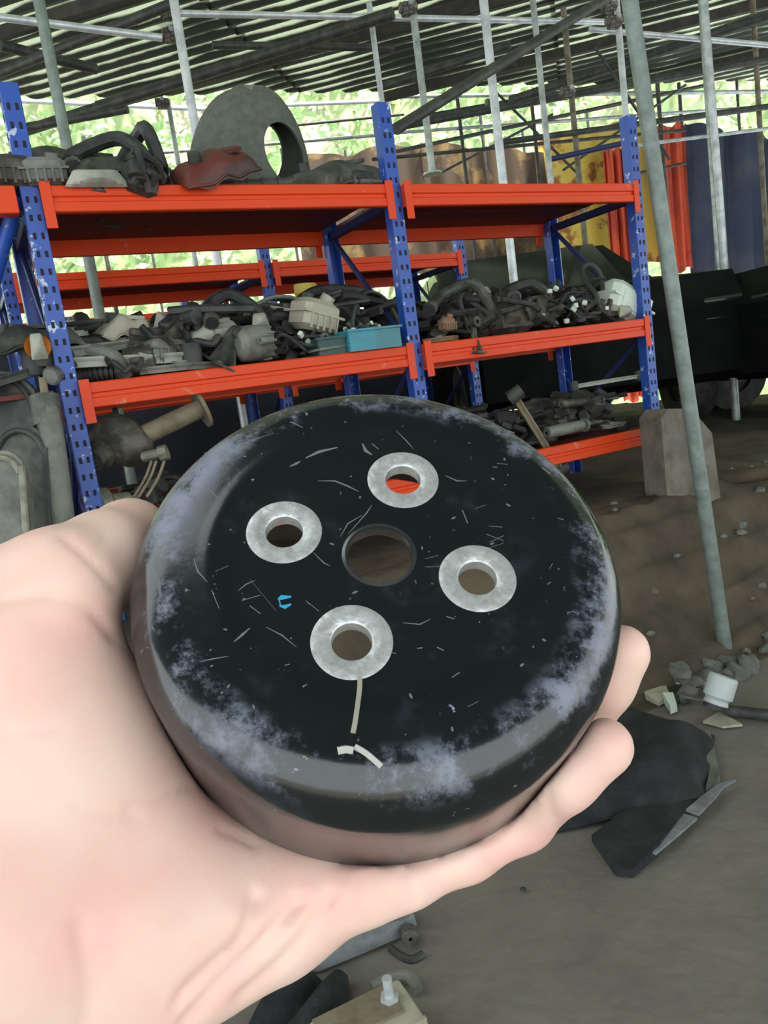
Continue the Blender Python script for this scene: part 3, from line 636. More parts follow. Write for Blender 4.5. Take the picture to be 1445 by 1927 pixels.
# bottle with a yellow cap
bt = thing('fluid_bottle', 'pale bottle with a yellow cap standing behind the left bay pile', 'bottle', rk(.98, .42, Z2 + .12), (0, .05, 0), G2)
MB().lathe([(0, 0), (.035, 0), (.035, .07), (.022, .1), (.022, .13), (0, .13)], n=20).build('bottle_body', 'pale_plastic', bt)
MB().lathe([(0, .125), (.03, .125), (.045, .15), (.045, .185), (0, .185)], n=12).build('cap', 'yellow', bt)
# teal tray full of bolts
p1 = rk(1.02, .03, Z2); tr = thing('parts_tray', 'teal plastic tray of small bolts beside the middle blue post', 'tray', p1, (0, 0, math.atan2(DS.y, DS.x)), G2)
def traybox(mb, x, y, h, t, fl=1.12):
    for sx, sy, dx, dy in ((0, -1, x, t), (0, 1, x, t), (-1, 0, t, y), (1, 0, t, y)):
        mb.box((sx * x / 2, sy * y / 2, h / 2), (dx + t, dy, h))
    mb.box((0, 0, t / 2), (x, y, t)).box((0, -y / 2 - .004, h - .004), (x + .02, .012, .008)).box((0, y / 2 + .004, h - .004), (x + .02, .012, .008)); return mb
traybox(MB(), .2, .14, .075, .004).build('tray_body', 'teal', tr)
rnd = random.Random(8)
for i in range(26):
    c = rk(1.02, .03, Z2 + .06 + rnd.uniform(0, .03)) + DS * rnd.uniform(-.08, .08) + DT * rnd.uniform(-.05, .05); d = Vector((rnd.uniform(-1, 1), rnd.uniform(-1, 1), rnd.uniform(-.3, .6))).normalized()
    b = thing('bolt', 'small loose bolt heaped in the teal tray', 'bolt', c, (0, 0, 0), 'bolts in the teal tray')
    MB().cyl(d * -.015, d * .012, .004, 6).build('shank', 'alloy', b, 0); MB().cyl(d * .012, d * .02, .008, 6).build('head', 'alloy' if i % 3 else 'white_plastic', b, 0)
t2 = thing('parts_bin', 'dark green bin at the left side of the teal tray', 'bin', rk(.86, .05, Z2), (0, 0, math.atan2(DS.y, DS.x)), G2)
traybox(MB(), .1, .14, .06, .004).build('bin_body', mat('dark_green_plastic', (.02, .06, .055), .5), t2)
# ---- middle shelf, right bay
R2 = [
 ('engine_unit', 955, 600, .12, .0, (.26, .18, .17), (0, 0, .2), 'greasy', 'big greasy engine part in the middle of the right bay'),
 ('engine_unit', 890, 600, .18, .0, (.2, .16, .18), (0, 0, -.3), 'rubber', 'black engine part left of the big greasy one, right bay'),
 ('hose', 860, 575, .1, .1, (.3, .1, .13), (0, 0, .1), 'black_plastic', 'thick black hose arching beside the middle blue post, right bay'),
 ('trim_plate', 825, 635, .04, .0, (.14, .12, .03), (0, 0, .2), 'card', 'brown cardboard sheet right of the middle blue post'),
 ('plastic_housing', 840, 605, .06, .04, (.06, .05, .06), (0, 0, .1), 'foam', 'small brown foam block on the cardboard sheet'),
 ('trim_plate', 895, 520, .2, .14, (.16, .08, .02), (1.3, -1.0, 0), 'pale_plastic', 'pale upright fin plate sticking out of the right bay pile'),
 ('alternator', 1015, 590, .1, .02, (.18, .13, .14), (0, 0, .3), 'greasy', 'dark alternator right of centre in the right bay'),
 ('wiring_loom', 1045, 585, .04, .0, (.22, .14, .14), (0, 0, .1), 'rubber', 'black wiring loom with white plugs spilling over the right beam'),
 ('wiring_loom', 1110, 590, .04, .0, (.2, .12, .12), (0, 0, .3), 'black_plastic', 'second wiring loom with white plugs below the white jug'),
 ('cable_loop', 1115, 560, .08, .14, (.24, .15, .05), (1.2, .2, .3), 'rubber', 'black cable loop leaning over the white jug'),
 ('control_arm', 1130, 595, .05, .02, (.26, .08, .05), (0, 0, .1), 'greasy', 'greasy bar under the white jug'),
 ('engine_cover', 920, 540, .3, .14, (.3, .18, .08), (0, .1, 0), 'black_plastic', 'black flat cover behind the right bay pile'),
 ('air_duct', 1010, 540, .3, .12, (.28, .12, .08), (0, .1, .2), 'rubber', 'ribbed black duct at the back of the right bay'),
 ('hose', 990, 560, .1, .12, (.24, .1, .08), (0, 0, .3), 'rubber', 'black bent hose over the big greasy engine part'),
 ('mounting_bracket', 895, 625, -.03, -.06, (.05, .05, .12), (0, .1, .2), 'greasy', 'small bracket hanging over the middle beam in the right bay'),
 ('engine_cover', 760, 570, .35, .05, (.3, .2, .16), (0, 0, .1), 'rubber', 'black rounded cover deep behind the middle blue post'),
 ('alternator', 1080, 590, .22, .05, (.16, .12, .12), (0, 0, -.5), 'black_plastic', 'black motor behind the wiring looms'),
 ('headlamp', 1170, 595, .05, .02, (.08, .06, .05), (0, 0, .3), 'yellow', 'small dull yellow bracket under the right corner of the white jug'),
]
for k_, px, py, t, dz, sz, rot, m, lab in R2: part(k_, px, py, t, Z2 + dz, sz, rot, m, lab, G2)
part('coolant_tank', 1165, 585, .10, Z2 + .01, (.27, .12, .15), (.1, .42, .1), 'white_plastic', 'milky white jug shaped tank tilted at the right end of the middle shelf', G2)
for i, (px, py) in enumerate([(1034, 548), (1046, 543), (1077, 562), (1083, 575), (1100, 570), (1045, 610), (1066, 604)]):
    p = at(px, py, 3.15); b = MB().box((0, 0, 0), (.02, .016, .018), (i, i * .5, .3), .3).build('connector_plug', 'white_plastic', loc=p)
    tag(b, 'tiny white connector plug among the black wiring, right bay', 'plug', 'white plugs in the wiring')
# tangle filling the depth of both shelves (nobody could count it)
def tangle(name, s0, s1, z, h, n, seed, label):
    r = random.Random(seed); mb = MB()
    for i in range(n):
        c = rk(r.uniform(s0, s1), r.uniform(.12, .5), z + r.uniform(.01, h))
        q = r.random()
        if q < .45: mb.tube([c + Vector((r.uniform(-.12, .12), r.uniform(-.08, .08), r.uniform(-.02, .05))) * k for k in (-1, 0, 1)] + [c + Vector((r.uniform(-.2, .2), r.uniform(-.05, .05), r.uniform(0, .04)))], r.uniform(.005, .016), 6, 3)
        elif q < .75: mb.box(c, (r.uniform(.03, .14), r.uniform(.03, .1), r.uniform(.02, .06)), (r.uniform(-.6, .6), r.uniform(-.6, .6), r.uniform(0, 3)), .3)
        else: mb.cyl(c, c + Vector((r.uniform(-.08, .08), r.uniform(-.08, .08), r.uniform(-.02, .06))), r.uniform(.01, .035), 10)
    return tag(mb.build(name, 'rubber'), label, 'scrap', kind='stuff')
tangle('scrap_heap', .06, 1.12, Z2, .19, 230, 1, 'dark heap of mixed scrap filling the left bay of the middle shelf')
tangle('scrap_heap', 1.28, 2.34, Z2, .17, 220, 2, 'dark heap of mixed scrap filling the right bay of the middle shelf')
tangle('scrap_heap', 1.28, 2.34, Z3, .16, 150, 3, 'dark heap of mixed scrap filling the bottom shelf at right')
tangle('scrap_heap', .1, 1.12, Z3, .1, 60, 4, 'dark heap of mixed scrap on the bottom shelf at left')
tangle('scrap_heap', .05, .55, Z1, .07, 60, 5, 'dark scrap at the left end of the top shelf')
# ---- bottom shelf right
for k_, px, py, t, dz, sz, rot, m, lab in [
 ('shock_absorber', 1080, 790, .05, .03, (.34, .05, .05), (0, 0, .1), 'grey_plastic', 'dusty shock absorber lying on the bottom shelf at right'),
 ('control_arm', 1000, 800, .03, .05, (.4, .09, .06), (.6, 1.0, .1), 'tan_metal', 'rusty tan link leaning on the bottom shelf right of the pulley'),
 ('shock_absorber', 1110, 750, .12, .13, (.4, .04, .035), (0, .05, .15), 'greasy', 'long thin rod part across the bottom shelf at right'),
 ('control_arm', 1140, 700, .2, .2, (.4, .06, .04), (0, 0, 0), 'pale_plastic', 'pale strip lying highest on the bottom shelf at right'),
 ('brake_disc', 1222, 790, .0, .0, (.14, .14, .04), (1.2, 0, .2), 'greasy', 'dark round disc standing at the right post foot'),
 ('trim_plate', 1150, 800, .05, .02, (.12, .08, .03), (0, 0, 0), 'grey_plastic', 'small grey plate at the right end of the bottom shelf'),
 ('engine_unit', 1050, 770, .25, .02, (.3, .2, .16), (0, 0, .3), 'greasy', 'greasy engine part at the back of the bottom shelf'),
]: part(k_, px, py, t, Z3 + dz, sz, rot, m, lab, G3)
# ---- differential with axle tube, on the bottom shelf at left
df = thing('differential', 'dusty tan differential with a flanged axle tube left of the pulley', 'axle part', at(240, 850, 2.42), (0, 0, 0), G3)
def lp(px, py, d): return at(px, py, d) - df.location
MB().tube([lp(235, 835, 2.42), lp(300, 805, 2.45), lp(378, 768, 2.5)], .031, 16, 4).build('axle_tube', 'tan_metal', df)
x_ = (lp(378, 768, 2.5) - lp(300, 805, 2.45)).normalized(); q = lp(376, 769, 2.5)
MB().lathe([(.02, 0), (.066, 0), (.066, .012), (.02, .012)], q, x_, 20, True).build('flange', 'tan_metal', df)
MB().blob(lp(232, 832, 2.44), (.17, .14, .15), 4, .3, 14).build('casing', 'greasy', df)
MB().blob(lp(190, 850, 2.4), (.09, .09, .1), 9, .3, 12).cyl(lp(190, 850, 2.4), lp(175, 868, 2.36), .035, 14).build('pinion_nose', 'greasy', df)
MB().cyl(lp(270, 860, 2.38), lp(308, 852, 2.36), .016, 12).cyl(lp(300, 855, 2.36), lp(315, 850, 2.36), .024, 8).build('breather', 'olive_metal', df)
MB().tube([lp(225, 800, 2.4), lp(220, 785, 2.4), lp(216, 770, 2.42)], .009, 8).build('stub', 'greasy', df)
cb = thing('brake_cable', 'pair of coiled tan cables hanging below the differential', 'cable', at(275, 900, 2.3)); 
for dx in (0, 9, 24):
    MB().tube([at(285 + dx, 868, 2.32) - cb.location, at(273 + dx, 900, 2.3) - cb.location, at(252 + dx, 935, 2.28) - cb.location], .0045, 8).build('strand', 'tan_metal', cb)
hb = thing('wheel_hub', 'pale round wheel hub with a bolt, just above the thumb', 'hub', at(203, 948, 2.46))
ax = (at(262, 938, 2.50) - at(190, 950, 2.42)).normalized(); o_ = Vector()
MB().lathe([(0, -.03), (.045, -.03), (.053, -.015), (.053, .0), (.03, .015), (.028, .07), (0, .08)], o_, ax, 24).build('hub_body', 'olive_metal', hb)
MB().lathe([(.048, -.034), (.057, -.03), (.057, -.018), (.048, -.014)], o_, ax, 24, True).build('rim', 'olive_metal', hb)
MB().cyl(ax * .05, ax * .1, .016, 12).build('stub', 'tan_metal', hb)
MB().cyl(ax * -.034 + Vector((0, 0, .012)), ax * -.045 + Vector((0, 0, .012)), .01, 6).build('bolt', 'chrome', hb)

# ---- tall parts standing at the lower left
sa = at(110, 985, 2.1)
sb = thing('shock_absorber', 'dusty shock absorber standing upright beside the left blue post', 'shock absorber', at(120, 1060, 2.12), group='tall parts standing at left')
def sq(px, py, d): return at(px, py, d) - sb.location
MB().tube([sq(88, 760, 2.16), sq(105, 880, 2.14), sq(125, 1050, 2.12), sq(155, 1270, 2.08), sq(172, 1400, 2.06)], .034, 18, 4).build('damper_body', 'grey_plastic', sb)
MB().cyl(sq(80, 712, 2.17), sq(88, 770, 2.16), .011, 12).build('rod', 'tan_metal', sb)
MB().cyl(sq(84, 745, 2.165), sq(92, 800, 2.16), .04, 18).build('dust_cap', 'black_plastic', sb)
def standing(px0, py0, px1, py1, d, wd, m, label, name='door_seal_panel'):
    b0 = at(px1, py1, d); T = at(px0, py0, d + .04)
    while b0.z > gz(b0.x, b0.y): b0 = b0 + (b0 - T).normalized() * .01
    o = thing(name, label, 'panel', b0, group='tall parts standing at left'); T = T - b0
    X = CR; L = T.length; Z = T.normalized(); Y = Z.cross(X).normalized(); X = Y.cross(Z)
    n = 10; poly = [(-wd / 2, 0), (wd / 2, 0)] + [(wd / 2 * math.cos(a), L - wd * .6 + wd * .6 * math.sin(a)) for a in fr(0, PI, n)]
    R = Matrix((X, Z, -Y)).transposed()
    MB().prism(poly, .03, (0, 0, 0), R).build('panel', m, o, 40)
    pts = [R @ Vector((p[0] * .86, p[1] - .02 if p[1] > 0 else .01, .02)) for p in poly[1:] + poly[:1]]
    MB().tube(pts, .009, 8, 3).build('edge_bead', 'olive_metal' if m == 'grey_plastic' else 'rubber', o)
standing(5, 850, 20, 1100, 1.95, .13, 'grey_plastic', 'grey rounded panel with a pale bead at the left edge above the thumb')
standing(40, 800, 50, 1090, 2.1, .17, 'black_plastic', 'dark green grey rounded panel behind the pale beaded one')
standing(0, 700, 20, 1080, 2.25, .25, 'black_plastic', 'tall dark panel farthest left below the middle shelf')

# ---- block under the rack corner, stones at the foot of the bank
p = hit(1272, 925); blk = thing('stone_block', 'pale weathered block propping the right corner of the rack', 'block', (p.x, p.y, gz(p.x, p.y) - .02), (0, 0, .3))
MB().prism([(-.1, 0), (.08, -.02), (.11, .01), (.07, .3), (.05, .36), (-.06, .375), (-.1, .34)], .14, (0, 0, 0), Matrix.Rotation(PI / 2, 3, 'X')).build('block', 'block', blk, 0)
MB().prism([(-.0, -.08), (.05, -.07), (.03, .2), (-.05, .3), (-.06, .24)], .05, (.08, -.085, .05), Matrix.Rotation(PI / 2, 3, 'X')).build('slab', 'block', blk, 0)
rnd = random.Random(21)
for i in range(30):
    s_ = rnd.uniform(1.5, 3.0); t = -.79 + rnd.uniform(-.03, .07); q = rk(s_, t); d = rnd.uniform(.03, .065)
    o = MB().blob((0, 0, 0), (d * 1.5, d * 1.1, d), i, .35, 7, 3).build('stone', 'stone', loc=(q.x, q.y, max(gz(q.x, q.y), 0) + d * .08))
    o.rotation_euler = (0, 0, rnd.uniform(0, 6))
    tag(o, 'rough grey stone in the row at the foot of the earth bank', 'stone', 'stones at the foot of the bank')
for i in range(40):
    s_ = rnd.uniform(1.2, 3.6); t = rnd.uniform(-.75, -.1); q = rk(s_, t); d = rnd.uniform(.012, .035)
    o = MB().blob((0, 0, 0), (d * 1.5, d * 1.1, d), i, .35, 5, 3).build('pebble', 'stone' if i % 3 else 'block', loc=(q.x, q.y, gz(q.x, q.y) + d * .2))
    tag(o, 'small pebble lying on the brown earth bank', 'pebble', 'pebbles on the bank')
lg = pipe('earth_log', atz(1330, 905, .5), atz(1480, 885, .52), .03, 'soil'); tag(lg, 'dark muddy log lying on the bank at the right edge', 'log')

# ================================================================== far items: banners, cars
def cloth(name, pa, pb, h, m, label, d=0, fold=.05, drop=0):
    a = at(*pa); b = at(*pb)
    def fn(u, v):
        p = a.lerp(b, u); return (p.x, p.y + fold * math.sin(u * 17 + 2 * v) + fold * .6 * math.sin(31 * u), p.z - h * v - drop * 4 * u * (1 - u) * (1 - v) + .03 * math.sin(u * 11))
    o = MB().sheet(fn, 40, 10, .006).build(name, m, smooth=80); return tag(o, label, 'tarp', 'tarps hung at the back')
cloth('banner', (1005, 268, 8.9), (1262, 238, 8.9), 1.5, 'tarp_yellow', 'faded yellow banner with orange patches hung behind the right blue post', drop=-.1)
cloth('banner', (1235, 240, 8.75), (1292, 232, 8.75), 1.6, 'tarp_red', 'bright orange red banner right of the yellow one', fold=.02)
cloth('banner', (1135, 285, 8.75), (1175, 275, 8.75), 2.85, 'tarp_red', 'narrow orange strip hanging over the yellow banner')
cloth('tarp', (1288, 232, 8.2), (1480, 262, 7.8), 1.8, 'tarp_blue', 'navy blue tarp at the right edge behind the black car')
cloth('tarp', (540, 300, 9.2), (800, 268, 9.2), 1.5, 'tarp_brown', 'brown tarp behind the middle blue post')
cloth('tarp', (790, 268, 9.1), (1020, 285, 9.0), 1.5, 'tarp_brown', 'brown and ochre tarp between middle and right blue posts')
a_ = rk(-2.5, 2.55, 1.72); b_ = rk(3.4, 2.55, 1.62)
def lowtarp(u, v): p = a_.lerp(b_, u); return (p.x, p.y + .04 * math.sin(u * 40 + v), p.z - 1.25 * v + .02 * math.sin(u * 13))
tag(MB().sheet(lowtarp, 60, 8, .006).build('tarp', mat('dark_navy_tarp', (.012, .014, .024), .8), smooth=80), 'dark navy tarp hung low behind the second rack', 'tarp', 'tarps hung at the back')
def car(px, py, d, yaw, label, tint=None):
    p = at(px, py, d); z = gz(p.x, p.y); c = thing('car', label, 'car', (p.x, p.y, z), (0, 0, yaw), 'dark cars parked behind the rack')
    side = [(-2.1, .35), (-2.15, .75), (-2.0, .95), (-1.2, 1.03), (-.75, 1.08), (-.1, 1.45), (.5, 1.5), (1.3, 1.46), (1.75, 1.12), (2.1, 1.05), (2.15, .6), (2.1, .3), (1.7, .25), (1.6, .5), (1.3, .62), (1.0, .5), (.9, .25), (-.95, .25), (-1.05, .5), (-1.35, .62), (-1.65, .5), (-1.75, .28)]
    n = len(side); v = []
    for y, k_ in ((-.84, .94), (-.8, 1), (.8, 1), (.84, .94)):
        for (x, zz) in side: v.append((x * (k_ if abs(y) > .82 else 1), y * (1 if zz < 1.1 else .82), zz))
    f = [tuple(range(n - 1, -1, -1)), tuple(range(3 * n, 4 * n))] + [(k_ * n + i, k_ * n + (i + 1) % n, (k_ + 1) * n + (i + 1) % n, (k_ + 1) * n + i) for k_ in range(3) for i in range(n)]
    MB().add(v, f).build('body', 'black_paint', c, 35)
    for y in (-.735, .735):
        MB().prism([(-.6, 1.1), (-.05, 1.4), (.45, 1.43), (.45, 1.1)], .02, (0, y, 0), Matrix.Rotation(PI / 2, 3, 'X')).build('side_window', 'glass', c)
        MB().prism([(.52, 1.1), (.52, 1.43), (1.2, 1.4), (1.55, 1.12)], .02, (0, y, 0), Matrix.Rotation(PI / 2, 3, 'X')).build('side_window', 'glass', c)
        MB().box((.1, y * 1.14, .98), (3.3, .015, .02)).build('trim_strip', 'chrome', c)
    MB().box((-.44, 0, 1.27), (.78, 1.2, .015), (0, -.52, 0)).build('windscreen', 'glass', c); MB().box((1.55, 0, 1.3), (.5, 1.2, .015), (0, .65, 0)).build('rear_window', 'glass', c)
    for y in (-.68, .68): MB().box((2.12, y, .85), (.06, .2, .25), bev=.4).build('tail_lamp', 'lamp_red', c); MB().box((-2.1, y, .72), (.08, .28, .14), bev=.4).build('headlamp', 'glass', c)
    for x in (-1.35, 1.3):
        for y in (-.76, .76):
            wl = MB().lathe([(.16, -.09), (.29, -.09), (.31, -.05), (.31, .05), (.29, .09), (.16, .09)], (x, y, .31), (0, 1, 0), 24, True).build('wheel', 'rubber', c)
            MB().lathe([(0, -.06), (.17, -.06), (.17, .06), (0, .06)], (x, y, .31), (0, 1, 0), 16).build('rim', 'greasy', wl)
    return c
for i, (p_, q_, r_, lb) in enumerate([((1060, 320, 8.0), (1290, 160, 8.3), .014, 'thin dark brace crossing behind the leaning pole, the steeper one'), ((930, 170, 8.0), (1090, 330, 8.2), .014, 'thin dark brace falling to the right above the yellow banner'),
        ((1120, 90, 7.0), (1260, 300, 7.4), .014, 'thin dark brace falling to the right behind the leaning pole'), ((1180, 330, 8.6), (1470, 270, 8.8), .016, 'thin dark tube low over the navy tarp at right'),
        ((560, 235, 8.4), (760, 215, 8.6), .016, 'thin dark tube right of the domed liner over the hillside'), ((820, 330, 8.4), (1040, 215, 8.6), .014, 'thin dark brace rising left of the yellow banner')]):
    hpole(p_, q_, r_, 'dark_tube', lb, 'thin_brace', 'thin far braces')
for i, (px_, d_) in enumerate([(640, 9.4), (520, 9.0), (1105, 9.3), (1390, 8.9), (980, 9.6), (240, 9.2)]):
    vpole(px_, 220, d_, .016, 'dark_tube', 'very thin dark pole far back ' + ('behind the right rim of the domed liner', 'directly above the domed liner', 'over the yellow banner', 'before the navy tarp', 'left of the yellow banner', 'between the two pale poles at top left')[i])
car(1810, 640, 5.5, .2, 'black car filling the right edge behind the thin pole')
car(985, 560, 6.6, 1.6, 'dark car seen through the right bay of the rack')

# ================================================================== things on the concrete floor
def ploc(px, py, z=0): return atz(px, py, z)
# black fabric seat back / cover
fc = thing('fabric_cover', 'black fabric seat cover lying on the concrete right of the fingers', 'cover', ploc(1230, 1500))
o0 = fc.location
A, B, Cc, D_ = [ploc(*q) - o0 for q in ((1110, 1325), (1345, 1390), (1325, 1515), (1040, 1570))]
def fcv(u, v):
    p = (A * (1 - u) + B * u) * (1 - v) + (D_ * (1 - u) + Cc * u) * v
    e = (1 - abs(2 * u - 1) ** 5) * (1 - abs(2 * v - 1) ** 5)
    return p + Vector((0, 0, .012 + .05 * e + .012 * math.sin(9 * u + 3 * v) * e + .008 * math.sin(17 * v + 4 * u)))
MB().sheet(fcv, 30, 24, .008).build('cover', 'cloth_black', fc, 60)
fl = [ploc(*q) - o0 for q in ((1114, 1585), (1170, 1548), (1330, 1490), (1240, 1610), (1190, 1652), (1158, 1648))]
MB().add(fl + [q + Vector((0, 0, .018 + .01 * (i % 2))) for i, q in enumerate(fl)], [(5, 4, 3, 2, 1, 0), (6, 7, 8, 9, 10, 11)] + [(i, (i + 1) % 6, 6 + (i + 1) % 6, 6 + i) for i in range(6)]).build('flap', 'cloth_black', fc)
def strip(pts, wd, th, m, parent, name, z=.02):
    P = [ploc(*q) - o0 + Vector((0, 0, z)) for q in pts]
    mb = MB(); v = []
    for i, p in enumerate(P):
        d = (P[min(i + 1, len(P) - 1)] - P[max(i - 1, 0)]).normalized(); n = Vector((-d.y, d.x, 0)); w_ = wd[i]
        v += [p - n * w_, p + n * w_, p + n * w_ + Vector((0, 0, th)), p - n * w_ + Vector((0, 0, th))]
    f = [(0, 1, 2, 3), tuple(len(v) - 4 + k for k in (3, 2, 1, 0))] + [(4 * i + k, 4 * i + (k + 1) % 4, 4 * i + 4 + (k + 1) % 4, 4 * i + 4 + k) for i in range(len(P) - 1) for k in range(4)]
    mb.add(v, f).build(name, m, parent, 0)
strip([(1232, 1620), (1268, 1580), (1300, 1550)], [.004, .014, .016], .006, 'strip_grey', fc, 'edge_strip', .015)
strip([(1304, 1546), (1335, 1517), (1358, 1495), (1385, 1484)], [.016, .014, .007, .002], .006, 'strip_grey', fc, 'edge_strip', .02)
strip([(1332, 1385), (1338, 1430), (1345, 1468), (1335, 1500)], [.006, .012, .012, .008], .02, 'grey_plastic', fc, 'side_strip', .0)
# filter housing
fh = thing('oil_filter', 'white round filter on a grey bracket lying at right on the floor', 'filter', ploc(1352, 1335), (0, 0, 0)); o1 = fh.location
d = Vector((.35, .1, 1)).normalized(); q0 = at(1350, 1312, 2.28) - o1; q1 = at(1362, 1272, 2.28) - o1; dd = (q1 - q0).normalized()
MB().lathe([(0, 0), (.035, 0), (.035, .006), (.032, .012), (.037, .02), (.042, .022), (.042, .078), (.038, .085), (.03, .083), (0, .083)], q0 - dd * .02, dd, 28).build('canister', mat('pale_filter_paint', (.42, .47, .45), .5), fh)
MB().cyl(q0 - dd * .035, q0 - dd * .018, .033, 20).build('seal', 'rubber', fh)
bp_ = [ploc(*q) - o1 for q in ((1285, 1322), (1300, 1306), (1318, 1302), (1360, 1318), (1358, 1338), (1350, 1335))]
MB().tube([p + Vector((0, 0, .02)) for p in bp_] + [bp_[0] + Vector((0, 0, .02))], .006, 8, 3).tube([bp_[2] + Vector((0, 0, .02)), bp_[5] + Vector((0, 0, .02))], .005, 8).build('bracket', 'alloy', fh)
MB().cyl(bp_[0], bp_[0] + Vector((0, 0, .03)), .011, 12).cyl(bp_[5], bp_[5] + Vector((0, 0, .03)), .011, 12).build('bolt_eye', 'alloy', fh)
# cream shards
def shard(pts, m, label, h=.02, name='plastic_shard'):
    c = sum((ploc(*q) for q in pts), Vector()) / len(pts); P = [ploc(*q) - c for q in pts]; n = len(P); r = random.Random(len(label))
    v = [p * 1.0 + Vector((0, 0, .002)) for p in P] + [p * .96 + Vector((0, 0, h * r.uniform(.6, 1.2))) for p in P]
    o = MB().add(v, [tuple(range(n - 1, -1, -1)), tuple(range(n, 2 * n))] + [(i, (i + 1) % n, n + (i + 1) % n, n + i) for i in range(n)]).build(name, m, smooth=0, loc=c)
    return tag(o, label, 'shard', 'broken pieces on the floor')
shard([(1198, 1300), (1225, 1288), (1252, 1292), (1262, 1318), (1240, 1330), (1215, 1318)], 'cream', 'cream broken plate behind the black cover, nearest the fingertip')
shard([(1228, 1272), (1240, 1268), (1262, 1282), (1258, 1290), (1236, 1282)], 'cream', 'small cream sliver behind the cream broken plate')
shard([(1262, 1285), (1278, 1278), (1298, 1288), (1292, 1298), (1268, 1294)], 'cream', 'cream curved piece left of the white filter')
shard([(1248, 1322), (1268, 1318), (1275, 1340), (1262, 1345)], 'white_plastic', 'whitish rounded piece at the top edge of the black cover', .03)
shard([(1322, 1362), (1352, 1345), (1368, 1350), (1398, 1368), (1360, 1372), (1340, 1366)], 'cream', 'cream triangular shard below the white filter', .012)
shard([(1215, 1300), (1290, 1294), (1300, 1322), (1270, 1322), (1235, 1312)], 'rubber', 'black crumpled scrap among the cream pieces', .015)
shard([(1175, 1275), (1205, 1272), (1225, 1290), (1200, 1305), (1180, 1300)], 'rubber', 'dark scrap beside the upper fingertip', .02)
br = pipe('rubber_hose', ploc(1370, 1338, .02), ploc(1500, 1352, .02), .018, 'rubber'); tag(br, 'black rubber hose running off the right edge on the floor', 'hose')
# lever arm at the bottom
la = thing('lever_arm', 'grey cast lever arm with a bushing lying below the hand', 'suspension arm', ploc(700, 1780)); o2 = la.location
pp = [ploc(*q) - o2 for q in ((540, 1830), (630, 1750), (700, 1722), (765, 1722), (785, 1745), (752, 1768), (690, 1795), (600, 1832))]
n = 8; v = [p + Vector((0, 0, .004)) for p in pp] + [p * .97 + Vector((0, 0, .032)) for p in pp]
MB().add(v, [tuple(range(n - 1, -1, -1)), tuple(range(n, 2 * n))] + [(i, (i + 1) % n, n + (i + 1) % n, n + i) for i in range(n)]).build('arm_plate', 'strip_grey', la, 0)
MB().tube([pp[0] + Vector((0, 0, .036)), ploc(680, 1778) - o2 + Vector((0, 0, .036)), ploc(765, 1752) - o2 + Vector((0, 0, .038))], .004, 8).build('raised_rib', 'strip_grey', la)
c = ploc(775, 1785) - o2 + Vector((0, 0, .020)); axb = (EYE - (o2 + c)); axb.z = .25; axb.normalize()
MB().lathe([(.004, 0), (.015, 0), (.017, -.003), (.017, -.03), (.004, -.03)], c, axb, 22, True).build('bushing', 'alloy', la)
MB().tube([ploc(735, 1785) - o2, ploc(755, 1800) - o2 , ploc(775, 1806) - o2, ploc(796, 1796) - o2], .008, 8).build('rubber_lip', 'rubber', la)
# black cloth and cream battery-like box at the bottom edge
bc = thing('black_rag', 'black cloth rag at the bottom edge below the palm', 'rag', ploc(560, 1890)); o3 = bc.location
def rag(u, v):
    a, b, c_, d_ = [ploc(*q) - o3 for q in ((575, 1832), (655, 1855), (660, 2010), (420, 2010))]; a = ploc(560, 1845) - o3
    p = (a * (1 - u) + b * u) * (1 - v) + (d_ * (1 - u) + c_ * u) * v
    return p + Vector((0, 0, .012 + .02 * abs(math.sin(6 * u + 2 * v)) * math.sin(PI * min(1, v * 1.2 + .1)) + .012 * math.sin(4 * v + 9 * u)))
MB().sheet(rag, 24, 20, .008).build('cloth', 'cloth_black', bc, 60)
bb = thing('cream_box', 'cream plastic box with an olive top and metal bolt, bottom edge', 'box', ploc(700, 1985), (0, 0, .42)); 
MB().box((0, 0, .035), (.17, .1, .07), bev=.1).build('box_body', 'cream', bb)
MB().box((-.01, .01, .0725), (.14, .07, .006)).build('top_plate', 'tan_metal', bb)
MB().box((0, -.052, .062), (.172, .008, .016)).box((0, -.052, .03), (.172, .006, .008)).build('lip', 'cream', bb)
MB().cyl((.05, .01, .075), (.05, .01, .115), .0085, 16).cyl((.05, .01, .075), (.05, .01, .082), .017, 6).build('bolt', 'galv_bright', bb)
MB().box((-.075, -.03, .085), (.015, .02, .03)).build('tab', 'cream', bb)
hs_ = thing('rubber_elbow', 'grey rubber elbow lying behind the cream box', 'hose', ploc(752, 1862)); 
MB().tube([(-.05, 0, .012), (-.01, .015, .016), (.02, .01, .016), (.035, -.02, .012)], .011, 10).build('elbow', 'grey_plastic', hs_)
pb = MB().blob((0, 0, 0), (.016, .01, .006), 5, .3, 6).build('pebble', 'rubber', loc=ploc(985, 1673, .004)); tag(pb, 'single dark pebble on the concrete below the pinky finger', 'pebble')

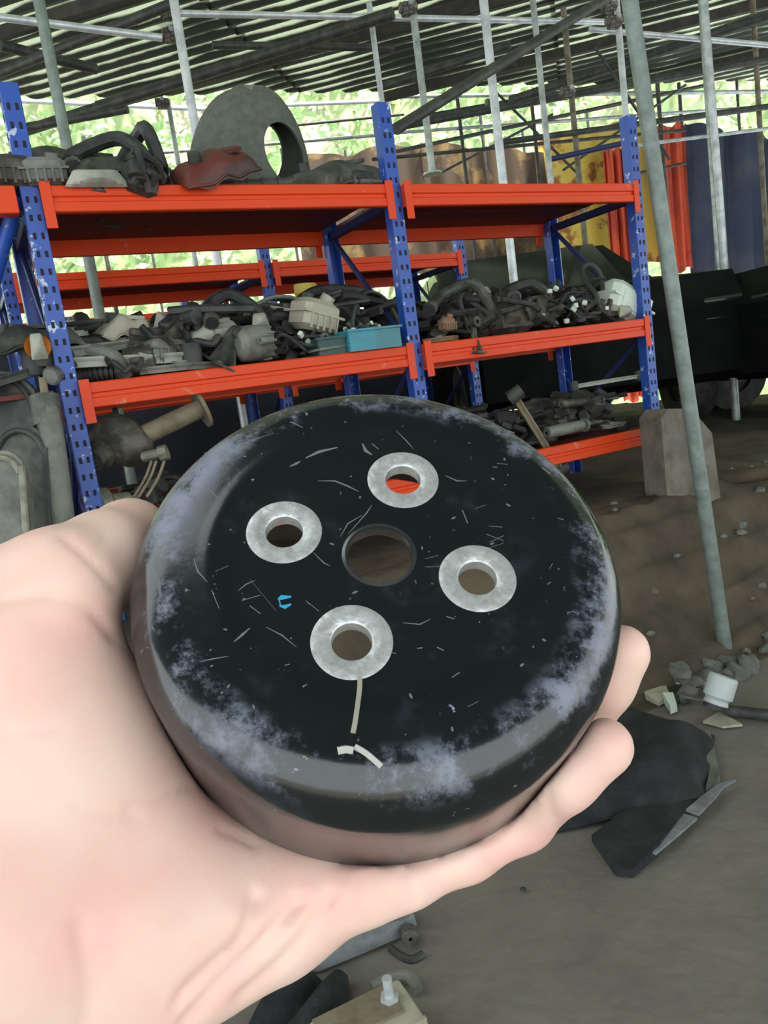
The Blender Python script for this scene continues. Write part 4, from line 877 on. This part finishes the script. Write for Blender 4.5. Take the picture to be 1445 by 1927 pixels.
# ================================================================== the pulley
PC = EYE + Vector((-.00275, .19676, -.04269)); PN = Vector((.12121, -.70087, .70291)).normalized()
PE1 = Vector((.98906, .02526, -.14537)); PE1 = (PE1 - PN * PE1.dot(PN)).normalized(); PE2 = PN.cross(PE1)
PM = Matrix.Translation(PC) @ Matrix((PE1, PE2, PN)).transposed().to_4x4()
pul = thing('belt_pulley', 'black steel belt pulley with four bolt holes held in the hand', 'pulley'); pul.matrix_world = PM
PR, PH = .0660, .047; FR = .0138
prof = [(0, 0), (.020, 0), (.0365, 0), (.0385, .00005), (.0400, .00022), (.0415, .00045), (.0430, .00065), (.0440, .00072), (.0452, .00068), (.0465, .0006), (.0480, .00048)]
ZT = .0005; x0, z0 = PR - FR, ZT - FR
prof += [(x0 + FR * math.sin(a), z0 + FR * math.cos(a)) for a in fr(.06, PI / 2, 12)]
prof += [(PR, -.02), (PR, -.03), (PR, -PH + .001), (PR - .0008, -PH), (PR - .0025, -PH), (PR - .003, -PH + .001), (PR - .003, -.014), (PR - .0055, -.0085), (PR - .010, -.0055), (PR - .016, -.0036), (.035, -.0035), (0, -.0035)]
def finish(o):
    dg = bpy.context.evaluated_depsgraph_get(); me = bpy.data.meshes.new_from_object(o.evaluated_get(dg)); o.modifiers.clear(); o.data = me
    me.polygons.foreach_set('use_smooth', [True] * len(me.polygons)); me.set_sharp_from_angle(angle=math.radians(22))
pm = bpy.data.materials.new('black_gloss_paint'); pm.use_nodes = True; nt = pm.node_tree; N = nt.nodes; L = nt.links; b = N['Principled BSDF']
tc = N.new('ShaderNodeTexCoord'); sx = N.new('ShaderNodeSeparateXYZ'); L.new(tc.outputs['Object'], sx.inputs[0])
def math_(op, a, b_=None, c_=None):
    m_ = N.new('ShaderNodeMath'); m_.operation = op
    for i, q in enumerate((a, b_, c_)):
        if q is None: continue
        if isinstance(q, (int, float)): m_.inputs[i].default_value = q
        else: L.new(q, m_.inputs[i])
    return m_.outputs[0]
def noise(scale, detail=6, rough=.6, vec=None):
    n_ = N.new('ShaderNodeTexNoise'); n_.inputs['Scale'].default_value = scale; n_.inputs['Detail'].default_value = detail; n_.inputs['Roughness'].default_value = rough
    L.new(vec if vec else tc.outputs['Object'], n_.inputs['Vector']); return n_.outputs['Fac']
def mapr(v_, a, b_, c_=0, d_=1, smooth=True):
    m_ = N.new('ShaderNodeMapRange'); m_.interpolation_type = 'SMOOTHSTEP' if smooth else 'LINEAR'
    L.new(v_, m_.inputs[0]); [setattr(m_.inputs[i + 1], 'default_value', q) for i, q in enumerate((a, b_, c_, d_))]; return m_.outputs[0]
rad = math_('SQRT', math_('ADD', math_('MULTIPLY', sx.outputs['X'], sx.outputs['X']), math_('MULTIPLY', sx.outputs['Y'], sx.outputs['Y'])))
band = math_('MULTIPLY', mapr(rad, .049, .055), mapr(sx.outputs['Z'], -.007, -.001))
scuff_glint = math_('MULTIPLY', band, mapr(math_('ADD', noise(90, 8, .75), math_('MULTIPLY', noise(18, 2), .9)), .90, 1.12))  # worn scuffs, also brightened to paint the lip's bluish highlight
chips = mapr(noise(420, 3, .5), .68, .72)
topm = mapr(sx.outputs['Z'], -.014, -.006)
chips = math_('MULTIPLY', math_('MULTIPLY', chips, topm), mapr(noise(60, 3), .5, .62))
haze = math_('MULTIPLY', mapr(noise(45, 8, .75), .5, .85), math_('MULTIPLY', topm, .14))  # pale mottled haze over the top, adds to the painted rim highlight
wall = mapr(sx.outputs['Z'], -.016, -.010, 1, 0)
fac = math_('MINIMUM', math_('ADD', math_('MAXIMUM', math_('MULTIPLY', scuff_glint, .75), chips), haze), 1)
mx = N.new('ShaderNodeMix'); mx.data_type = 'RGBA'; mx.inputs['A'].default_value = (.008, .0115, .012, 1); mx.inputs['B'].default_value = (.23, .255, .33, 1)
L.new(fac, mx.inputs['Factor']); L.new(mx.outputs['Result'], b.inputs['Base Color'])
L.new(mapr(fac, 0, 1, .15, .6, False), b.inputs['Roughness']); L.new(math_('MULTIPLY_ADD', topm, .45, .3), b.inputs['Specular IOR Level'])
bpn = N.new('ShaderNodeBump'); bpn.inputs['Strength'].default_value = .03; bpn.inputs['Distance'].default_value = .001; L.new(noise(300, 6), bpn.inputs['Height']); L.new(bpn.outputs['Normal'], b.inputs['Normal'])
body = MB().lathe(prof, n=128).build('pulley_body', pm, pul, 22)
RB = .0261; TH0 = 1.28818
holes = [(RB * math.cos(TH0 - k * PI / 2), RB * math.sin(TH0 - k * PI / 2)) for k in range(4)]
def cutter(x, y, r):
    c_ = MB().cyl((x, y, -.02), (x, y, .02), r, 48).build('cut', pm); c_.matrix_world = PM; return c_
bpy.context.view_layer.update()
cuts = [cutter(0, 0, .0090)] + [cutter(x, y, .0054) for x, y in holes]
for c_ in cuts: md = body.modifiers.new('b', 'BOOLEAN'); md.operation = 'DIFFERENCE'; md.object = c_; md.solver = 'EXACT'
bpy.context.view_layer.update(); finish(body)
for c_ in cuts: bpy.data.objects.remove(c_)
ringm = mat('bare_scratched_metal', (.62, .65, .63), .36, .5, (.40, .42, .40), 400, (.35, .7), .12, 300)
for x, y in holes:
    r_ = MB().lathe([(.0050, -.0036), (.0050, -.0001), (.0055, .0003), (.0092, .00035), (.0100, .0001), (.0100, -.0002), (.0056, -.0002), (.0056, -.0036)], (x, y, 0), (0, 0, 1), 48).build('bolt_hole_ring', ringm, pul, 40)
bore = MB().lathe([(.0090, -.0042), (.0087, -.0036), (.0087, -.0004), (.0090, .0003), (.0098, .0001)], n=64).build('centre_bore', mat('bore_edge', (.12, .13, .13), .25, .8), pul, 60)
inn = MB().lathe([(PR - .0032, -PH + .0015), (PR - .0032, -.016), (PR - .0057, -.0098), (PR - .0102, -.0058)], n=96).build('inner_wall', mat('inner_red_brown', (.035, .015, .01), .5), pul, 60)  # even dark red-brown for the inside of the cup
# scratches and the spill: thin raised marks of bare metal / dried paint on the face
invP = PM.inverted()
def onface(px, py):
    r0 = invP @ EYE; rd = (invP.to_3x3() @ ray(px, py)); t = -r0.z / rd.z; p = r0 + rd * t; p.z = 0
    R_ = math.hypot(p.x, p.y); zz = 0
    for (ra, za), (rb_, zb) in zip(prof, prof[1:]):
        if ra <= R_ <= rb_ and rb_ > ra: zz = za + (zb - za) * (R_ - ra) / (rb_ - ra); break
    # one refinement for the sloped rim
    t = (zz - r0.z) / rd.z; p = r0 + rd * t; p.z = zz; return p
scr = MB(); tan_ = MB()
def mark(mb, pts, w0, th=.00012):
    P = [onface(*q) for q in pts]; v = []
    for i, p in enumerate(P):
        d = P[min(i + 1, len(P) - 1)] - P[max(i - 1, 0)]; d.z = 0; d.normalize(); n_ = Vector((-d.y, d.x, 0)); w_ = w0 * (.35 if i in (0, len(P) - 1) and len(P) < 5 else 1)
        v += [p - n_ * w_, p + n_ * w_, p + n_ * w_ * .8 + Vector((0, 0, th)), p - n_ * w_ * .8 + Vector((0, 0, th))]
    f = [(0, 1, 2, 3), tuple(len(v) - 4 + k for k in (3, 2, 1, 0))] + [(4 * i + k, 4 * i + (k + 1) % 4, 4 * i + 4 + (k + 1) % 4, 4 * i + 4 + k) for i in range(len(P) - 1) for k in range(4)]
    mb.add(v, f)
for pts, w_ in [([(575, 862), (600, 850), (635, 842)], .0009), ([(545, 878), (558, 872), (565, 868)], .0007), ([(598, 905), (630, 905), (655, 915), (675, 925)], .0004),
                ([(682, 835), (688, 848), (700, 856)], .0009), ([(700, 835), (712, 845)], .0007), ([(365, 1052), (372, 1075), (390, 1095)], .0004), ([(398, 1110), (412, 1145)], .0005),
                ([(378, 880), (382, 905)], .0006), ([(378, 905), (395, 922), (412, 942)], .0003), ([(292, 1060), (300, 1095), (302, 1125)], .0010),
                ([(405, 1075), (430, 1065)], .0003), ([(448, 1112), (462, 1100), (480, 1092)], .0003), ([(500, 1180), (530, 1195), (558, 1218)], .0003), ([(440, 1208), (455, 1195), (470, 1182)], .0006),
                ([(375, 1245), (400, 1240), (430, 1235)], .0003), ([(870, 960), (880, 985)], .0007), ([(838, 895), (860, 905), (878, 905)], .0004), ([(895, 957), (915, 950)], .0003),
                ([(758, 1172), (790, 1175), (810, 1165)], .0003), ([(800, 1067), (832, 1066)], .0003), ([(800, 1052), (825, 1045)], .0003), ([(920, 990), (945, 992)], .0004), ([(915, 1005), (948, 1018)], .0004), ([(922, 1020), (948, 1008)], .0004),
                ([(918, 1032), (948, 1022)], .0003), ([(745, 810), (765, 830), (778, 845)], .0003), ([(835, 785), (848, 783)], .0006), ([(955, 810), (968, 815)], .0008), ([(935, 872), (955, 874)], .0005),
                ([(1020, 880), (1035, 892)], .0010), ([(1050, 975), (1060, 978)], .0006), ([(1030, 1100), (1036, 1095)], .0006), ([(1034, 1070), (1040, 1060)], .0004), ([(1075, 1150), (1090, 1155)], .0006), ([(535, 1252), (545, 1250)], .0005),
                ([(785, 1220), (795, 1219)], .0007), ([(822, 1218), (835, 1224)], .0007), ([(840, 1160), (855, 1165)], .0007), ([(850, 1275), (865, 1265)], .0006), ([(425, 850), (470, 830), (515, 815)], .0003), ([(520, 792), (550, 795), (570, 805)], .0004),
                ([(345, 905), (352, 910)], .0007), ([(385, 852), (392, 855)], .0006), ([(285, 1178), (290, 1185)], .0010), ([(590, 1040), (610, 1060), (622, 1065)], .0003), ([(655, 1005), (690, 965), (700, 950)], .0003), ([(640, 1010), (655, 985), (680, 970)], .0003),
                ([(725, 1225), (745, 1230)], .0004), ([(880, 1330), (900, 1320)], .0003), ([(455, 1130), (490, 1120)], .0005), ([(470, 1140), (490, 1155)], .0006), ([(575, 1130), (600, 1150)], .0004), ([(520, 1150), (470, 1090)], .0002)]:
    mark(scr, pts, w_ * .6, .00006)
rnd = random.Random(4)
for _ in range(70):
    a = rnd.uniform(0, 2 * PI); R_ = .062 * math.sqrt(rnd.random()); x, y = R_ * math.cos(a), R_ * math.sin(a)
    if R_ < .011 or min(math.hypot(x - hx, y - hy) for hx, hy in holes) < .010: continue
    zz = 0
    for (ra, za), (rb_, zb) in zip(prof, prof[1:]):
        if ra <= R_ <= rb_ and rb_ > ra: zz = za + (zb - za) * (R_ - ra) / (rb_ - ra); break
    q = rnd.uniform(.0001, .00032); an = rnd.uniform(0, PI); el = rnd.uniform(1, 3); P = [Vector((x + q * el * math.cos(t) * math.cos(an) - q * math.sin(t) * math.sin(an), y + q * el * math.cos(t) * math.sin(an) + q * math.sin(t) * math.cos(an), zz)) for t in (0, 1.2, 2.2, 3.3, 4.4, 5.3)]
    n_ = len(P); scr.add(P + [p + Vector((0, 0, .00012)) for p in P], [tuple(range(n_, 2 * n_))] + [(i, (i + 1) % n_, n_ + (i + 1) % n_, n_ + i) for i in range(n_)])
o = scr.build('scratches', mat('scratched_primer', (.13, .14, .15), .6), pul, 0); o['kind'] = 'stuff'
mark(tan_, [tuple(q)[:2] for q in crom([(676, 1262, 0), (677, 1290, 0), (673, 1325, 0), (668, 1360, 0), (664, 1380, 0)], 5)], .0006, .0003)
tan_.build('paint_run', mat('dried_cream_paint', (.30, .29, .23), .6), pul, 0)
ed = MB()
def onrim(px, py):   # nearest hit of the ray with the round lip (march)
    r0 = invP @ EYE; rd = (invP.to_3x3() @ ray(px, py)).normalized(); t = .1
    for _ in range(400):
        p = r0 + rd * t; R_ = math.hypot(p.x, p.y); d = math.hypot(R_ - x0, p.z - z0) - FR if (R_ > x0 and p.z > z0) else (p.z - ZT if R_ <= x0 else R_ - PR)
        if d < 2e-5: break
        t += max(d * .6, 2e-5)
    return p
for pts, r_ in (([(635, 1413), (650, 1410), (665, 1412)], .0009), ([(668, 1405), (690, 1418), (718, 1442)], .0007)):
    ed.tube([onrim(*q) for q in pts], r_, 6, 3)
ed.build('paint_drip', mat('cream_drip', (.5, .5, .45), .4), pul)
bm_ = MB(); mark(bm_, [(523, 1128), (530, 1124), (548, 1123)], .0007); mark(bm_, [(526, 1140), (536, 1142), (548, 1137)], .0006); mark(bm_, [(525, 1128), (528, 1140)], .0005)
bm_.build('blue_mark', mat('blue_marker_paint', (.02, .32, .52), .5), pul, 0)

# ================================================================== the hand (one continuous surface from blended rounded bones)
def seg(a, b, ra, rb): return (np.array(a), np.array(b), ra, rb)
def A3(px, py, d): return np.array(at(px, py, d))
def onplane(px, py, h):      # point of the pixel ray at depth h below the pulley face
    r0 = invP @ EYE; rd = invP.to_3x3() @ ray(px, py); t = (-h - r0.z) / rd.z; return np.array(EYE + ray(px, py) * t)
PXM = 1 / FPX
palm = [
 (A3(60, 1190, .205), A3(150, 1430, .202), .021, .0215),
 (A3(150, 1430, .202), A3(330, 1690, .205), .0215, .0215),
 (A3(-40, 1270, .205), A3(0, 1700, .195), .030, .034),
 (A3(330, 1690, .205), A3(545, 1705, .208), .0215, .0118),
 (A3(545, 1705, .208), onplane(690, 1668, .0525), .0118, .0080),
 (A3(420, 1638, .212), A3(600, 1668, .208), .0115, .0085),
 (A3(250, 1860, .198), A3(490, 1755, .206), .0165, .0120),
 (A3(0, 1700, .195), A3(330, 1720, .205), .034, .0225),
 (A3(-20, 1780, .2), A3(60, 2020, .2), .033, .024),
 (A3(-120, 1700, .2), A3(-420, 2350, .24), .036, .031),
 (A3(100, 1880, .2), A3(-250, 2480, .24), .0225, .030),
 # deep palm towards the other fingers
 (A3(150, 1500, .225), A3(480, 1640, .25), .022, .014),
]
pinky = [onplane(690, 1668, .0525), onplane(770, 1655, .0525), onplane(880, 1603, .0525), onplane(985, 1542, .0525), A3(1062, 1462, .2), A3(1138, 1405, .197)]
pr = [.0085, .0069, .0073, .0079, .0082, .0075]
ring = [A3(500, 1650, .25), A3(760, 1600, .255), A3(980, 1480, .25), A3(1090, 1360, .236), A3(1135, 1285, .226), A3(1170, 1228, .222)]
rrd = [.012, .0092, .009, .0088, .0086, .0082]
mid = [A3(450, 1600, .265), A3(720, 1520, .28), A3(950, 1400, .28), A3(1060, 1290, .262), A3(1075, 1240, .258)]
mrd = [.013, .0095, .009, .0085, .0075]
idx = [A3(300, 1450, .265), A3(560, 1390, .295), A3(760, 1340, .30), A3(900, 1280, .295), A3(960, 1240, .285)]
ird = [.013, .0095, .009, .0085, .0075]
thumb = [A3(-20, 1230, .21), A3(110, 1098, .205), A3(196, 1048, .222), A3(245, 1015, .238), A3(262, 1003, .25)]
trd = [.022, .0142, .0125, .0115, .0098]
def chain(P, R): return [(P[i], P[i + 1], R[i], R[i + 1]) for i in range(len(P) - 1)]
groups = [(palm, .012), (chain(pinky, pr), .004), (chain(ring, rrd), .004), (chain(mid, mrd), .004), (chain(idx, ird), .004), (chain(thumb, trd), .006)]
def sdf_seg(X, s):
    a, b, ra, rb = s; ab = b - a; t = np.clip(((X - a) @ ab) / (ab @ ab), 0, 1); return np.linalg.norm(X - (a + t[..., None] * ab), axis=-1) - (ra + (rb - ra) * t)
def smin(a, b, k): h = np.clip(.5 + .5 * (b - a) / k, 0, 1); return b * (1 - h) + a * h - k * h * (1 - h)
PCn = np.array(PC); PNn = np.array(PN)
def field(X):
    d = None
    for g, k in groups:
        dg_ = None
        for s in g: q = sdf_seg(X, s).astype(np.float32); dg_ = q if dg_ is None else smin(dg_, q, k)
        d = dg_ if d is None else smin(d, dg_, .007)
    # flesh gives way where the pulley presses it
    Q = X - PCn; h = -(Q @ PNn); r_ = np.sqrt(np.maximum((Q * Q).sum(-1) - h * h, 0)); c_ = np.maximum(r_ - PR - .0001, np.abs(h - PH / 2) - PH / 2 - .0001)
    return np.maximum(d, -c_)
allp = np.array([q for g, _ in groups for s in g for q in (s[0], s[1])]); lo = allp.min(0) - .04; hi = allp.max(0) + .04
lo = np.maximum(lo, np.array([-.26, .02, .82])); hi = np.minimum(hi, np.array([.14, .36, 1.16])); hs3 = .0015
ns = np.ceil((hi - lo) / hs3).astype(int) + 1
gx, gy, gz_ = [lo[i] + hs3 * np.arange(ns[i]) for i in range(3)]
V = np.empty(ns, np.float32)
for i in range(0, ns[0], 16):
    X = np.stack(np.meshgrid(gx[i:i + 16], gy, gz_, indexing='ij'), -1); V[i:i + 16] = field(X)
# surface nets
ins = V < 0; n0, n1, n2 = ns
cs = sum(ins[a:n0 - 1 + a, b:n1 - 1 + b, c:n2 - 1 + c].astype(np.int8) for a in (0, 1) for b in (0, 1) for c in (0, 1)); act = (cs > 0) & (cs < 8)
ci = np.argwhere(act); idm = -np.ones(act.shape, np.int64); idm[act] = np.arange(len(ci)); acc = np.zeros((len(ci), 3)); num = np.zeros(len(ci))
cor = [(a, b, c) for a in (0, 1) for b in (0, 1) for c in (0, 1)]
for a in cor:
    for ax_ in range(3):
        if a[ax_]: continue
        b_ = list(a); b_[ax_] = 1; va = V[tuple((ci + a).T)]; vb = V[tuple((ci + b_).T)]; mk = (va < 0) != (vb < 0); t = np.where(mk, va / np.where(mk, va - vb, 1), 0)
        p = ci + np.array(a, float); p[:, ax_] += t; acc[mk] += p[mk]; num[mk] += 1
vt = lo + hs3 * (acc / num[:, None]); quads = []
for ax_ in range(3):
    o1_, o2_ = [(1, 2), (2, 0), (0, 1)][ax_]; sl0 = [slice(1, n_ - 1) for n_ in ns]; sl0[ax_] = slice(0, ns[ax_] - 1); sl1 = list(sl0); sl1[ax_] = slice(1, ns[ax_])
    A_, B_ = ins[tuple(sl0)], ins[tuple(sl1)]; e = np.argwhere(A_ != B_); off = np.array([1, 1, 1]); off[ax_] = 0; e = e + off
    fl_ = A_[tuple((e - off).T)]
    def cid(d1, d2): q = e.copy(); q[:, o1_] -= d1; q[:, o2_] -= d2; return idm[tuple(q.T)]
    qd = np.stack([cid(0, 0), cid(1, 0), cid(1, 1), cid(0, 1)], 1); qd[~fl_] = qd[~fl_][:, ::-1]; quads.append(qd)
quads = np.concatenate(quads); quads = quads[(quads >= 0).all(1)]
# relax, then press creases into the skin
nb_s = np.zeros_like(vt); nb_n = np.zeros(len(vt))
ed_ = np.concatenate([quads[:, [i, (i + 1) % 4]] for i in range(4)])
for it in range(5):
    nb_s[:] = 0; nb_n[:] = 0
    for i in (0, 1): np.add.at(nb_s, ed_[:, i], vt[ed_[:, 1 - i]]); np.add.at(nb_n, ed_[:, i], 1)
    vt += .5 * (nb_s / np.maximum(nb_n, 1)[:, None] - vt)
fn_ = np.cross(vt[quads[:, 2]] - vt[quads[:, 0]], vt[quads[:, 3]] - vt[quads[:, 1]]); vn = np.zeros_like(vt)
for i in range(4): np.add.at(vn, quads[:, i], fn_)
vn /= np.linalg.norm(vn, axis=1)[:, None] + 1e-12
Rm = np.array([CR, CU, CF]); cc = (vt - np.array(EYE)) @ Rm.T; pix = np.stack([722.5 + FPX * cc[:, 0] / cc[:, 2], 963.5 - FPX * cc[:, 1] / cc[:, 2]], 1)
front = ((vn * (vt - np.array(EYE))).sum(1) < 0) & (cc[:, 2] < .245)
def crease(pts, w_, dep):
    P = np.array([tuple(q) for q in crom([(a, b, 0) for a, b in pts], 4)])[:, :2]; dm = np.full(len(pix), 1e9)
    for a, b in zip(P[:-1], P[1:]):
        ab = b - a; t = np.clip(((pix - a) @ ab) / (ab @ ab + 1e-9), 0, 1); dm = np.minimum(dm, np.linalg.norm(pix - (a + t[:, None] * ab), axis=1))
    return -dep * np.exp(-(dm / w_) ** 2) * front
disp = 0
for pts, w_, dep in [([(768, 1612), (772, 1650), (780, 1690)], 9, .0008), ([(870, 1560), (880, 1530), (890, 1560)], 10, .0004), ([(1032, 1500), (1040, 1535), (1060, 1560)], 10, .0007), ([(918, 1585), (922, 1620), (935, 1650)], 10, .0005),
                     ([(120, 1010), (165, 1050), (215, 1105)], 10, .0009), ([(0, 1132), (80, 1120), (160, 1142), (215, 1200)], 10, .0009), ([(355, 1478), (310, 1495), (240, 1525)], 8, .0006), ([(415, 1560), (450, 1575), (480, 1590)], 8, .0005),
                     ([(560, 1700), (480, 1790), (400, 1870), (350, 1927)], 14, .0020), ([(480, 1690), (440, 1790), (350, 1880)], 13, .0018), ([(420, 1800), (360, 1850), (330, 1900)], 12, .0014), ([(620, 1690), (540, 1800), (450, 1880)], 12, .0013),
                     ([(655, 1640), (665, 1680), (655, 1730)], 10, .0006), ([(0, 1385), (60, 1375), (110, 1372)], 7, .0004), ([(145, 1520), (260, 1540)], 9, .0004), ([(150, 1745), (170, 1860), (160, 1930)], 20, .0010), ([(180, 1040), (200, 1010)], 7, .0004)]:
    disp = disp + crease(pts, w_, dep)
for cx_, cy_, w_, dep in [(300, 1780, 70, .0012), (330, 1620, 90, -.0008), (70, 1290, 80, .001), (460, 1730, 40, .0012), (140, 1090, 40, .0008), (540, 1750, 35, .0008)]:
    disp = disp + dep * np.exp(-((pix[:, 0] - cx_) ** 2 + (pix[:, 1] - cy_) ** 2) / w_ ** 2) * front
vt = vt + vn * np.asarray(disp)[:, None]
skin = bpy.data.materials.new('skin'); skin.use_nodes = True; nt = skin.node_tree; N = nt.nodes; L = nt.links; b = N['Principled BSDF']; tc = N.new('ShaderNodeTexCoord')
cr_ = N.new('ShaderNodeValToRGB'); cr_.color_ramp.elements[0].position = .35; cr_.color_ramp.elements[1].position = .68
cr_.color_ramp.elements[0].color = (.86, .63, .52, 1); cr_.color_ramp.elements[1].color = (.85, .51, .43, 1)
L.new(noise(38, 4, .5), cr_.inputs['Fac']); L.new(cr_.outputs['Color'], b.inputs['Base Color']); b.inputs['Roughness'].default_value = .5
b.inputs['Subsurface Weight'].default_value = .25; b.inputs['Subsurface Radius'].default_value = (1, .35, .2); b.inputs['Subsurface Scale'].default_value = .003
bpn = N.new('ShaderNodeBump'); bpn.inputs['Strength'].default_value = .12; bpn.inputs['Distance'].default_value = .0006; L.new(noise(700, 5, .6), bpn.inputs['Height']); L.new(bpn.outputs['Normal'], b.inputs['Normal'])
org = Vector(A3(0, 1700, .2)); me = bpy.data.meshes.new('hand'); me.from_pydata((vt - np.array(org)).tolist(), [], quads.tolist()); me.materials.append(skin); me.polygons.foreach_set('use_smooth', [True] * len(me.polygons)); me.update()
hand = bpy.data.objects.new('hand', me); C.objects.link(hand); hand.location = org
tag(hand, 'bare left hand, palm up, holding the black pulley by its rim', 'hand')
